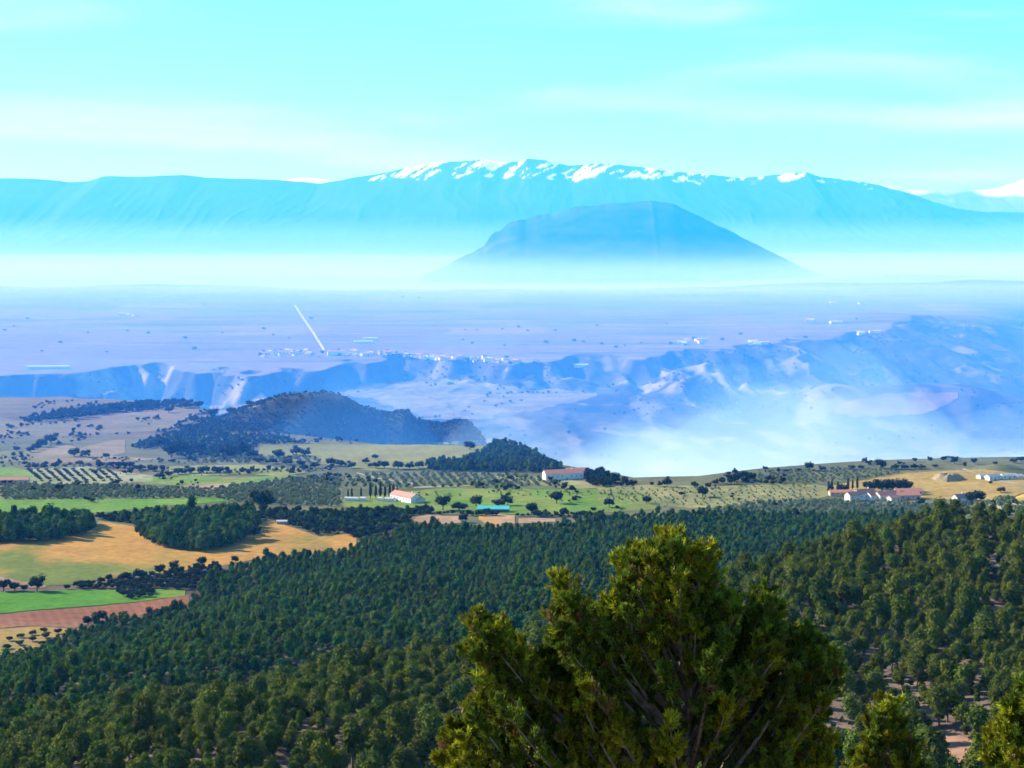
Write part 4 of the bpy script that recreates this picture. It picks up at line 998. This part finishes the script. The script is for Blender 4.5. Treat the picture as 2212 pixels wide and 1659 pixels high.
P = poly_fill([(40, 905), (130, 888), (300, 870), (480, 856), (570, 852), (570, 868), (420, 880), (300, 890), (150, 905), (60, 915)], 6.0, 43, 0.62, (2200, 3100))
scatter("tree_belt", [k.crown for k in OAKS], P, np.random.RandomState(13).uniform(0.4, 1.0, len(P)), "broken belt of trees behind the pinkish far field", "wood", 17)
P = np.concatenate([poly_fill([(150, 980), (240, 990), (380, 994), (560, 992), (640, 984), (690, 990), (600, 1000), (380, 1004), (200, 996)], 7.0, 44, 0.4, (1700, 2600)), poly_fill([(0, 1004), (200, 1005), (340, 1012), (480, 1018), (660, 1012), (690, 1018), (480, 1026), (330, 1022), (180, 1011), (0, 1009)], 6.0, 45, 0.5, (1600, 2500))])
scatter("tree_belt", [k.crown for k in OAKS[:2]] + [o.crown for o in OLIVES], P, np.random.RandomState(14).uniform(0.4, 1.0, len(P)), "hedges and olive rows between the small far meadows", "wood", 18)
# --- loose bushes and field-edge scrub over all the farmland
x, y = jgrid(-700, 900, 1500, 2900, 6.5, 41, 1.0)
z = hm(x, y); u, v = disp_of(x, y, z)
lines = np.abs(fbm(x / 130, y / 260, 3, 9)); cl = fbm(x / 60, y / 130, 3, 11)
k = ((lines < 0.022) | (cl > 0.50)) & (y < pin(x, EDGE) - 8) & (np.random.RandomState(8).rand(len(x)) < 0.8)
for poly in ([(690, 962), (1090, 950), (1060, 975), (920, 1005), (800, 1012), (700, 998)], [(1850, 1040), (2110, 1016), (2212, 1045), (2212, 1078), (1900, 1062)], WOOD, CLUMP_A, CLUMP_B): k &= ~inpoly(u, v, poly)
scatter("field_scrub", [k_.crown for k_ in OAKS[:2]] + BUSHES, np.stack([x, y, z], -1)[k], np.random.RandomState(9).uniform(0.35, 0.9, k.sum()), "loose bushes along the field edges", "scrub", 14)
# --- trees dotted over the plateau (far away, two or three pixels each)
hs = np.random.RandomState(17)
spots = [(190, 720), (275, 716), (320, 722), (570, 712), (590, 725), (625, 732), (480, 720), (940, 705), (1005, 713), (1030, 714), (1085, 712), (1120, 708), (1140, 716), (1200, 715), (1290, 705),
         (1240, 738), (1260, 740), (1000, 736), (1020, 744), (1090, 748), (1300, 745), (1330, 752), (1350, 748), (1385, 742), (1450, 745), (1480, 748), (1180, 742), (700, 640), (720, 640), (745, 641),
         (770, 640), (820, 641), (870, 643), (905, 645), (640, 640), (250, 650), (200, 648), (330, 660), (120, 655), (60, 690), (440, 660), (1440, 700), (1600, 725), (1640, 738), (1500, 735), (1560, 736),
         (1660, 745), (1700, 735), (1740, 732), (1480, 640), (1500, 640), (1700, 645), (1850, 690), (30, 706), (10, 716), (330, 640), (90, 760), (130, 742), (230, 762), (420, 756), (400, 733), (672, 690)]
for (a, b) in spots:
    x, y, z = at(a, b)
    o = tree(OAKS[hs.randint(4)], x, y, hs.uniform(1.1, 2.4), "tiny dark tree dotted on the open plateau", "tree", "trees dotted over the plateau", rng=prng, z=z, sz=0.75); o.name = "plateau_tree"
# ------------------------------------------------------------------ buildings
WHITE = mat("whitewash", (0.74, 0.71, 0.66), (0.80, 0.78, 0.74), 0.8)
CREAM = mat("cream_render", (0.66, 0.56, 0.42), (0.74, 0.66, 0.52), 0.8)
PINKW = mat("pink_render", (0.62, 0.40, 0.33), (0.70, 0.50, 0.42), 0.8)
STONE = mat("rubble_stone", (0.40, 0.30, 0.22), (0.52, 0.41, 0.31), 1.2)
TILE = mat("clay_roof_tiles", (0.38, 0.17, 0.12), (0.52, 0.28, 0.21), 1.5, stretch=(1, 6, 1))
TILE_PALE = mat("pale_roof_tiles", (0.50, 0.18, 0.12), (0.62, 0.28, 0.20), 1.5, stretch=(1, 6, 1))
SHEET_ROOF = mat("sheet_roof", (0.38, 0.37, 0.36), (0.50, 0.49, 0.48), 0.6)
TEAL = mat("teal_plastic_roof", (0.05, 0.36, 0.35), (0.07, 0.42, 0.40), 0.4, rough=0.5)
DARK = mat("dark_opening", (0.03, 0.028, 0.026))
WOODM = mat("weathered_door", (0.16, 0.10, 0.06), (0.22, 0.15, 0.09), 3.0)

def prism_walls(w, d, h, rh):
    """walls with two gables; ridge along x"""
    a, b = w / 2, d / 2
    v = [(-a, -b, -1.5), (a, -b, -1.5), (a, b, -1.5), (-a, b, -1.5), (-a, -b, h), (a, -b, h), (a, b, h), (-a, b, h), (-a, 0, h + rh), (a, 0, h + rh)]
    f = [(0, 1, 5, 4), (2, 3, 7, 6), (1, 2, 6, 9, 5), (3, 0, 4, 8, 7)]
    return v, f
def roof_mesh(w, d, h, rh, m, over=0.35, th=0.18):
    a, b = w / 2 + over, d / 2 + over
    k = rh / (d / 2); e = h - over * k
    v = []; f = []
    for s in (-1, 1):
        o = len(v)
        v += [(-a, s * b, e + 0.03), (a, s * b, e + 0.03), (a, 0, h + rh + 0.03), (-a, 0, h + rh + 0.03)]
        v += [(-a, s * b, e + 0.03 + th), (a, s * b, e + 0.03 + th), (a, 0, h + rh + 0.03 + th), (-a, 0, h + rh + 0.03 + th)]
        f += [tuple(o + i for i in q) for q in ((0, 3, 2, 1), (4, 5, 6, 7), (0, 1, 5, 4), (1, 2, 6, 5), (3, 0, 4, 7))]
    return mesh_py("roof", v, f, [m])
def slab(name, cx, cy, cz, sx, sy, sz, m):
    return box_mesh(name, cx - sx / 2, cx + sx / 2, cy - sy / 2, cy + sy / 2, cz - sz / 2, cz + sz / 2, [m])
def house(name, pos, w, d, h, rh, rz, wallm, roofm, label, cat="house", group=None, detail=True, chimney=False, dz=0.0):
    x, y, z = pos
    if name == 'white_shed': w, d, h = w * 0.8, d * 0.8, h * 0.8
    if name.startswith('farm_') and y < 2500: w, d, h, rh = w * 1.25, d * 1.25, h * 1.2, rh * 1.5
    o = empty(name, (x, y, z + dz), rz); tag(o, label, cat, group)
    v, f = prism_walls(w, d, h, rh)
    link("wall", mesh_py("wall", v, f, [wallm]), o)
    rf = link("roof", roof_mesh(w, d, h, rh, roofm), o)
    if chimney: link("chimney", slab("chimney", w * 0.25, d * 0.12, h + rh + 0.4, 0.7, 0.7, 1.6, wallm), rf)
    if detail:
        n = max(1, int(w / 4.5))
        for i in range(n):
            cx = -w / 2 + (i + 0.5) * w / n
            if i == n // 2:
                link("door", slab("door", cx, -d / 2 - 0.03, 1.05, 1.2, 0.14, 2.1, WOODM), o)
            else:
                wn_ = link("window", slab("window", cx, -d / 2 - 0.03, h * 0.62, 0.9, 0.12, 1.1, DARK), o)
                link("sill", slab("sill", cx, -d / 2 - 0.09, h * 0.62 - 0.62, 1.1, 0.2, 0.1, WHITE), wn_)
    return o
def P(dx_, dy_): return at(dx_, dy_)
# pink-roofed farm: a yard of low buildings
fx = "in the pink-roofed farm"
house("farm_house", P(1842, 1081), 9, 7, 4.2, 1.8, R(24), CREAM, TILE, "narrow cream house at the end of the pink-roofed farm", chimney=True)
house("farm_house", P(1868, 1078), 15, 8, 4.6, 2.2, R(28), WHITE, TILE_PALE, "largest white-gabled house in the pink-roofed farm", chimney=True)
house("farm_house", P(1889, 1079), 12, 7, 3.6, 1.8, R(30), WHITE, TILE_PALE, "white-gabled barn beside the largest house of the farm")
house("farm_house", P(1914, 1079), 16, 8, 3.8, 2.0, R(26), CREAM, TILE_PALE, "long cream-gabled barn in the middle of the pink-roofed farm")
house("farm_house", P(1930, 1083), 8, 6, 2.8, 1.3, R(26), CREAM, TILE, "low cream outhouse in front of the cream-gabled barn")
house("farm_shed", P(1952, 1078), 22, 8, 3.2, 1.6, R(10), PINKW, TILE_PALE, "long pink-roofed wing of the farm with shaded front", "shed")
house("farm_shed", P(1962, 1069), 20, 7, 3.0, 1.5, R(8), PINKW, TILE_PALE, "pale pink roof behind the long wing of the farm", "shed")
house("farm_shed", P(1818, 1070), 18, 6, 2.6, 1.2, R(6), STONE, TILE_PALE, "low stone shed under the farm's cypresses", "shed")
# long farm on the rim
house("farm_house", P(1216, 1035), 30, 10, 5.0, 2.2, R(15), WHITE, TILE_PALE, "long farm on the valley rim with a bright white gable", chimney=True)
house("farm_house", P(1248, 1030), 18, 8, 5.2, 1.6, R(15), CREAM, TILE_PALE, "cream barn joined to the end of the long farm", "barn")
# white farmhouse with cypresses
house("farm_house", P(876, 1083), 26, 9, 4.4, 2.0, R(-52), WHITE, TILE, "white farmhouse with red roof beside the row of cypresses", chimney=True)
house("farm_shed", P(899, 1084), 12, 7, 2.6, 1.2, R(-52), CREAM, TILE, "low brown shed at the end of the white farmhouse", "shed")
for i, (a, b, w) in enumerate(((760, 1082, 12), (785, 1082, 5), (822, 1082, 4), (842, 1083, 8))):
    house("outbuilding", P(a, b), w, 5, 2.6, 0.9, R(-12), WHITE, SHEET_ROOF,
          ("white outbuilding under the first cypresses of the row", "tiny white hut in front of the cypress row", "smallest white hut below the tall cypresses", "white shed between the cypresses and the farmhouse")[i], "shed", detail=False)
# teal-roofed shed: long low monopitch on posts
def long_roof(name, pos, w, d, h, rz, m, label):
    x, y, z = pos
    o = empty(name, (x, y, z), rz); tag(o, label, "shed")
    n = 24; vs, fs = [], []
    for i in range(n + 1):                       # corrugated sheet
        cx = -w / 2 + w * i / n; dz = 0.10 * (i % 2)
        vs += [(cx, -d / 2, h + dz), (cx, d / 2, h + 1.6 + dz), (cx, -d / 2, h - 0.12 + dz), (cx, d / 2, h + 1.48 + dz)]
    for i in range(n):
        a = 4 * i; b = a + 4
        fs += [(a, b, b + 1, a + 1), (a + 2, a + 3, b + 3, b + 2), (a, a + 2, b + 2, b)]
    link("roof", mesh_py("roof", vs, fs, [m]), o)
    link("wall", slab("wall", 0, d / 2 - 0.4, h / 2 + 0.2, w * 0.98, 0.3, h + 0.4, STONE), o)
    for i in range(6):
        link("post", slab("post", -w / 2 + 0.5 + (w - 1) * i / 5, -d / 2 + 0.4, h / 2 - 0.2, 0.25, 0.25, h + 0.2, STONE), o)
long_roof("open_shed", P(1066, 1106), 27, 9, 3.0, R(-3), TEAL, "long shed with a bright teal roof at the edge of the wood")
# white sheds on the right, small red house, ruins
house("white_shed", P(2120, 1034), 10, 8, 4.0, 1.4, R(30), CREAM, SHEET_ROOF, "small cream shed by the dirt track", "shed", detail=False)
house("white_shed", P(2144, 1036), 18, 9, 4.4, 1.8, R(30), WHITE, SHEET_ROOF, "white barn lit by the sun beside the dirt track", "barn")
house("white_shed", P(2178, 1034), 18, 8, 4.2, 1.6, R(12), WHITE, SHEET_ROOF, "long white barn above the dark ploughed corner", "barn")
house("white_shed", P(2200, 1034), 8, 8, 3.6, 1.4, R(20), CREAM, SHEET_ROOF, "small shed joined to the long white barn", "shed", detail=False)
house("farm_house", P(2074, 1087), 10, 7, 4.2, 2.0, R(28), WHITE, TILE, "small white house with a red roof below the golden field", chimney=True)
house("farm_shed", P(2090, 1082), 8, 5, 2.8, 1.2, R(30), PINKW, TILE, "lean pink shed behind the small red-roofed house", "shed", detail=False)
def ruin(pos, w, d, h, rz, label, seed, m=STONE):
    rng = random.Random(seed)
    x, y, z = pos
    o = empty("ruined_house", (x, y, z), rz); tag(o, label, "ruin")
    for (cx, cy, sx, sy) in ((0, -d / 2, w, 0.6), (0, d / 2, w, 0.6), (-w / 2, 0, 0.6, d - 0.7), (w / 2, 0, 0.6, d - 0.7)):
        along = sx > sy; n = 7; L_ = sx if along else sy
        vs, fs = [], []
        for i in range(n):
            q = -L_ / 2 + L_ * i / (n - 1); hh = h * rng.uniform(0.45, 1.05)
            for s in (-0.3, 0.3):
                p = (cx + q, cy + s) if along else (cx + s, cy + q)
                vs += [(p[0], p[1], -1.0), (p[0], p[1], hh)]
        for i in range(n - 1):
            a = 4 * i; b = a + 4
            fs += [(a, b, b + 1, a + 1), (a + 2, a + 3, b + 3, b + 2), (a + 1, b + 1, b + 3, a + 3)]
        fs += [(0, 1, 3, 2), (4 * n - 4, 4 * n - 2, 4 * n - 1, 4 * n - 3)]
        link("wall", mesh_py("wall", vs, fs, [m]), o)
ruin(P(1938, 1116), 12, 7, 3.0, R(20), "roofless reddish ruin at the top edge of the pine wood", 1, PINKW)
ruin(P(1958, 1115), 7, 6, 3.2, R(40), "small broken stone wall between two ruins", 2)
ruin(P(1984, 1118), 14, 7, 2.8, R(12), "longer roofless ruin with pale walls by the wood", 3, PINKW)
ruin(P(2170, 1106), 9, 7, 3.0, R(35), "stone ruin under the right-hand spur", 4)
ruin(P(1918, 1118), 5, 4, 3.6, R(10), "pale stub of wall beside dark bushes at the wood's edge", 5, WHITE)
house("farm_shed", P(14, 1044), 34, 7, 3.0, 1.3, R(4), PINKW, TILE_PALE, "long pink farm shed at the edge of the olive terrace", "shed", chimney=True)
house("outbuilding", P(612, 1132), 10, 5, 2.4, 0.8, R(0), STONE, SHEET_ROOF, "low grey-roofed hut in the belt of trees", "shed", detail=False)
# heap of excavated soil in the golden field
def heap(pos, rx, ry, h, label):
    x, y, z = pos; n = 28
    vs, fs = [], []
    for i in range(9):
        r = 1 - i / 8
        for k in range(n):
            a = 2 * math.pi * k / n
            q = 1 + 0.18 * math.sin(3 * a + 1) + 0.07 * math.sin(17 * a)
            vs.append((rx * r * q * math.cos(a), ry * r * q * math.sin(a), h * min(1.0, 1.5 * (1 - r ** 1.6)) * (1 + 0.12 * math.sin(7 * a)) - 0.4 * r))
    for i in range(8):
        for k in range(n): fs.append((i * n + k, i * n + (k + 1) % n, (i + 1) * n + (k + 1) % n, (i + 1) * n + k))
    tag(link("soil_heap", mesh_py("soil_heap", vs, fs, [mat("dug_soil", (0.38, 0.27, 0.15), (0.22, 0.17, 0.10), 0.5)]), loc=(x, y, z)), label, "soil heap")
heap(P(2048, 1036), 16, 12, 5.5, "heap of bare soil in the golden stubble field")

# village on the plateau's edge
vr = random.Random(8)
hall = P(726, 768)
house("village_hall", hall, 48, 20, 12, 4, R(8), WHITE, TILE, "big white hall with a dark roof line in the middle of the village", "building", dz=0)
n_v = 0
for i in range(120):
    a = vr.choice([vr.uniform(565, 690), vr.uniform(750, 1010), vr.uniform(750, 1010), vr.uniform(900, 1160)])
    b = 757 + (a > 700) * (a - 700) * 0.05 + vr.uniform(0, 9) + (a < 690) * vr.uniform(0, 8)
    if 690 < a < 752: continue
    x, y, z = at(a, b)
    if y > 6500 or z < PZ - 40: continue
    house("village_house", (x, y, z), vr.uniform(8, 16), vr.uniform(8, 11), vr.uniform(4, 8), vr.uniform(1.8, 3.0), R(vr.uniform(-35, 75)), vr.choice([WHITE, CREAM, CREAM, STONE, PINKW]), vr.choice([TILE_PALE, TILE, SHEET_ROOF]),
          "small pale house in the village strung along the plateau's edge", "house", "houses of the village on the plateau", detail=False)
    n_v += 1
for i in range(26):
    a = vr.uniform(560, 1180); b = 760 + (a > 700) * (a - 700) * 0.05 + vr.uniform(-4, 12)
    x, y, z = at(a, b)
    if y > 6500 or z < PZ - 40: continue
    tree(OAKS[vr.randrange(4)], x, y, vr.uniform(1.2, 2.2), "dark tree among the houses of the far village", "tree", "trees in the far village", rng=vr, z=z).name = "village_tree"
for (a, b, w, lab) in ((105, 797, 105, "long white warehouse roof on the plateau"), (785, 742, 60, "white farm hall behind the village"), (1255, 793, 40, "pale barn on the plateau rim right of the village"),
                       (800, 735, 46, "white shed at the end of the pale farm lane")):
    house("warehouse", P(a, b), w, 18, 7, 2, R(3), WHITE, SHEET_ROOF, lab, "warehouse", detail=False)
for i in range(34):
    a, b = vr.choice([(vr.uniform(1620, 1660), vr.uniform(740, 746)), (vr.uniform(1840, 1900), vr.uniform(718, 724)), (vr.uniform(1460, 1520), vr.uniform(736, 746)), (vr.uniform(1780, 1860), vr.uniform(645, 660)), (vr.uniform(1700, 1850), vr.uniform(690, 700)), (vr.uniform(240, 300), vr.uniform(678, 684))])
    x, y, z = at(a, b)
    if y > 11500: continue
    house("farm_house", (x, y, z), vr.uniform(14, 30), vr.uniform(10, 14), vr.uniform(5, 8), 2.4, R(vr.uniform(-30, 30)), vr.choice([WHITE, WHITE, CREAM]), vr.choice([TILE_PALE, SHEET_ROOF]),
          "tiny white farmstead on the far plateau", "house", "farmsteads scattered over the far plateau", detail=False)
# ------------------------------------------------------------------ the near pines
NEEDLE = bpy.data.materials.new("young_pine_needles"); NEEDLE.use_nodes = True
def _needle():
    n, l = NEEDLE.node_tree.nodes, NEEDLE.node_tree.links
    b = n["Principled BSDF"]; b.inputs['Roughness'].default_value = 0.55; b.inputs['Specular IOR Level'].default_value = 0.08
    a = n.new("ShaderNodeAttribute"); a.attribute_name = "soil"
    l.new(a.outputs['Color'], b.inputs['Base Color'])
    t = n.new("ShaderNodeBsdfTranslucent"); l.new(a.outputs['Color'], t.inputs[0])
    mx = n.new("ShaderNodeMixShader"); mx.inputs[0].default_value = 0.22
    l.new(b.outputs[0], mx.inputs[1]); l.new(t.outputs[0], mx.inputs[2]); l.new(mx.outputs[0], n["Material Output"].inputs[0])
_needle()
PBARK = mat("pale_pine_bark", (0.10, 0.075, 0.055), (0.24, 0.19, 0.15), 9.0, rough=0.95, bump=0.01)
CONE = mat("dry_pine_cone", (0.20, 0.10, 0.05), (0.34, 0.19, 0.10), 30.0)

def bez(p0, p1, p2, n):
    t = np.linspace(0, 1, n)[:, None]
    return (1 - t) ** 2 * p0 + 2 * t * (1 - t) * p1 + t * t * p2

def near_pine(label, dist, base_px, tips, seed, n_fill=0, outline=None, tufts=1.0, trunk_r=0.11, depth=1.3):
    """tips: (px,row,depth offset) of the branch leaders in the 1024-wide picture at the tree's distance"""
    rng = np.random.RandomState(seed)
    sc = dist / F
    def wpt(px, row, dd=0.0):
        return np.array([(px - 512) * sc, dist + dd, CAM_Z - (row - HOR) * sc])
    bx_ = (base_px - 512) * sc
    gz_ = float(hm(bx_, dist)) - 0.25
    root = empty("near_pine", (bx_, dist, gz_)); tag(root, label, "pine tree")
    org = np.array([bx_, dist, gz_])
    tips = [(a, b + 16, c) for a, b, c in tips]
    if outline is not None:
        ox = np.array(outline, float); k = 0
        for i in range(len(ox) - 1):                 # sprays all round the crown's outline
            a_, b_ = ox[i], ox[i + 1]; ln_ = np.hypot(*(b_ - a_)); nr_ = np.array([-(b_ - a_)[1], (b_ - a_)[0]]) / max(ln_, 1e-6)
            for s_ in np.arange(0, ln_, 7.0):
                c_ = a_ + (b_ - a_) * s_ / ln_
                for sg in (1, -1):
                    e_ = c_ + nr_ * sg * rng.uniform(9, 18) + np.array([0, 5])
                    if e_[1] < 790 and inpoly(e_[0], e_[1], outline):
                        tips.append((e_[0], e_[1], rng.uniform(-0.6, 0.6) * depth)); break
        while k < n_fill:
            q = (rng.uniform(ox[:, 0].min(), ox[:, 0].max()), rng.uniform(ox[:, 1].min(), 800))
            if inpoly(np.array(q[0]), np.array(q[1] - 24), outline):
                tips.append((q[0], q[1], rng.uniform(-depth, depth))); k += 1
    top = min(tips, key=lambda t: t[1])
    tp = wpt(top[0], top[1])
    trunk = bez(org, org * 0.4 + tp * 0.6 + np.array([0.25, 0, 0]), tp, 26)
    vs, fs = tube([p - org for p in trunk], list(np.linspace(trunk_r, 0.012, 26)), 10)
    link("trunk", mesh_py("trunk", vs, fs, [PBARK]), root)
    nv, nc = [], []
    def tuft(p, d, ln, nn, colr):
        """a bunch of needles at p pointing along d"""
        d = d / np.linalg.norm(d)
        r = rng.normal(size=(nn, 3)); r -= (r @ d)[:, None] * d; r /= np.linalg.norm(r, axis=1)[:, None]
        sp = rng.uniform(0.25, 1.0, nn)[:, None]
        dirs = d * (1.05 - 0.35 * sp) + r * sp * 0.85; dirs /= np.linalg.norm(dirs, axis=1)[:, None]
        L_ = ln * rng.uniform(0.7, 1.15, nn)[:, None]
        side = np.cross(dirs, rng.normal(size=(nn, 3))); side /= np.linalg.norm(side, axis=1)[:, None]
        wd = 0.0100 * rng.uniform(0.8, 1.5, nn)[:, None]
        o = p + r * 0.01 - d * rng.uniform(0, 0.05, nn)[:, None]
        nv.append(np.stack([o - side * wd, o + side * wd, o + dirs * L_], 1).reshape(-1, 3))
        nc.append(np.repeat(np.clip(colr * rng.uniform(0.8, 1.2, (nn, 1)), 0, 1), 3, axis=0))
    br_v, br_f = [], []
    for bi, (px, row, dd) in enumerate(tips):
        tip = wpt(px, row, dd)
        # where the limb leaves the trunk: well below its tip
        h_tip = tip[2] - org[2]; reach = np.linalg.norm(tip[:2] - trunk[-1][:2]) 
        drop = 0.55 + 0.75 * reach + rng.uniform(0, 0.5)
        zt = max(org[2] + 1.0, tip[2] - drop)
        k = int(np.argmin(np.abs(trunk[:, 2] - zt))); st = trunk[min(k, 23)]
        mid = st * 0.45 + tip * 0.55 + np.array([0, 0, -0.16 * reach]) + rng.normal(size=3) * 0.06
        path = bez(st, mid, tip, 16)
        ln = np.linalg.norm(np.diff(path, axis=0), axis=1).sum()
        r0 = min(0.055, 0.012 + 0.014 * ln)
        vs, fs = tube([p - org for p in path], list(np.linspace(r0, 0.005, 16)), 6)
        main = bi < 24
        if main: link("branch", mesh_py("branch", vs, fs, [PBARK]), root)
        else:
            br_f += [tuple(i + len(br_v) for i in f) for f in fs]; br_v += vs
        base_col = np.array([0.235, 0.240, 0.011]) * rng.uniform(0.55, 1.35) if rng.rand() < 0.55 else np.array([0.105, 0.145, 0.012]) * rng.uniform(0.8, 1.2)
        # twigs along the outer two thirds
        nt = int((11 + 9 * ln) * tufts)
        for q in range(nt):
            t = 1 - 0.62 * rng.rand() ** 1.5 if q > 2 else 1.0
            f_ = t * 15; i0 = min(int(f_), 14); p = path[i0] * (1 - (f_ - i0)) + path[i0 + 1] * (f_ - i0)
            ax = path[i0 + 1] - path[i0]; ax /= np.linalg.norm(ax)
            r = rng.normal(size=3); r -= (r @ ax) * ax; r /= np.linalg.norm(r)
            d = ax * rng.uniform(0.25, 0.95) + r * rng.uniform(0.5, 1.15) + np.array([0, 0, 0.28])
            d /= np.linalg.norm(d)
            tl = rng.uniform(0.09, 0.27) * (0.65 if t > 0.93 else 1.0)
            tw = bez(p, p + d * tl * 0.5, p + d * tl + np.array([0, 0, 0.22 * tl]), 5)
            v2, f2 = tube([x_ - org for x_ in tw], [0.0065, 0.0055, 0.0045, 0.004, 0.003], 3)
            br_f += [tuple(i + len(br_v) for i in f) for f in f2]; br_v += v2
            col = base_col * rng.uniform(0.45, 1.5)
            if rng.rand() < 0.05: col = np.array([0.20, 0.12, 0.04])           # a few dry bunches
            for s in np.linspace(0.35, 1.0, 5):
                g = s * 4; j = min(int(g), 3); pp = tw[j] * (1 - (g - j)) + tw[j + 1] * (g - j)
                tuft(pp - org, tw[j + 1] - tw[j] + 0.12 * rng.normal(size=3) * tl, 0.078, 12, col)
    link("twigs", mesh_py("twigs", br_v, br_f, [PBARK]), root)["kind"] = "stuff"
    V = np.concatenate(nv); Fc = np.arange(len(V)).reshape(-1, 3)
    me = mesh_np("needles", V, Fc, [NEEDLE]); set_soil(me, np.concatenate(nc))
    link("needles", me, root)["kind"] = "stuff"
    for i in range(5):
        px, row, dd = tips[(i * 5 + 2) % len(tips)]
        c = wpt(px + rng.uniform(-8, 8), row + 60, dd - 0.2) - org
        cv, cf = tube([c, c + np.array([0.005, 0, 0.025]), c + np.array([0.012, 0, 0.05]), c + np.array([0.018, 0, 0.085])], [0.012, 0.028, 0.024, 0.004], 7)
        link("cone", mesh_py("cone", cv, cf, [CONE]), root)
    return len(Fc)

MAIN = [(672, 524, 0), (645, 536, .3), (707, 531, -.2), (622, 548, .2), (716, 552, .4), (612, 580, -.3), (566, 573, .2), (552, 600, -.2), (580, 602, .4), (543, 640, 0),
        (478, 603, -.2), (500, 613, .3), (466, 636, .1), (520, 660, -.4), (449, 714, .2), (470, 702, -.3), (440, 745, .1), (492, 722, .3),
        (736, 590, .2), (770, 583, .5), (748, 618, -.3), (812, 622, .3), (834, 640, -.1), (836, 676, .3), (800, 655, -.5), (790, 700, .2), (560, 668, .5), (600, 690, -.6), (650, 620, -.7), (690, 600, -.8),
        (630, 660, .8), (720, 660, -.7), (700, 700, .7), (660, 720, -.9), (760, 690, .6), (545, 715, -.6), (590, 735, .5), (505, 755, -.2), (830, 735, .2), (735, 745, -.8)]
OUT = [(437, 800), (440, 735), (462, 700), (480, 668), (463, 640), (466, 606), (485, 603), (505, 615), (516, 645), (530, 675), (542, 650), (546, 605), (562, 574), (578, 580), (592, 605), (606, 596),
       (612, 555), (628, 542), (650, 534), (672, 526), (700, 530), (712, 545), (720, 575), (738, 592), (748, 610), (770, 590), (780, 600), (782, 625), (800, 630), (818, 624), (834, 645), (836, 690), (832, 720), (850, 800)]
n1 = near_pine("sunlit yellow-green pine rising in front of the wooded slope", 25.0, 694, MAIN, 3, 110, OUT)
print('needle faces', n1)
n2 = near_pine("small bright pine peeping up beside the large near pine", 31.0, 885, [(880, 700, 0), (896, 692, .2), (868, 722, -.2), (908, 722, .1), (858, 745, .3), (920, 748, -.1), (890, 740, -.4), (876, 765, .4), (905, 765, .2), (842, 770, 0)], 5, 12,
          [(840, 800), (850, 740), (872, 705), (896, 695), (912, 720), (925, 760), (930, 800)], trunk_r=0.07, depth=0.7)
n3 = near_pine("bright green pine branches of the tree by the bare patch of soil", 22.0, 1046, [(1012, 688, 0), (1028, 676, .2), (1000, 715, -.2), (990, 745, .1), (1022, 730, .3), (1045, 690, .1), (1060, 670, 0), (1075, 700, -.2), (1010, 760, .2), (1050, 740, -.3), (984, 772, 0)], 7, 14,
          [(985, 800), (988, 740), (1005, 700), (1030, 680), (1060, 672), (1090, 700), (1100, 800)], trunk_r=0.08, depth=0.8)
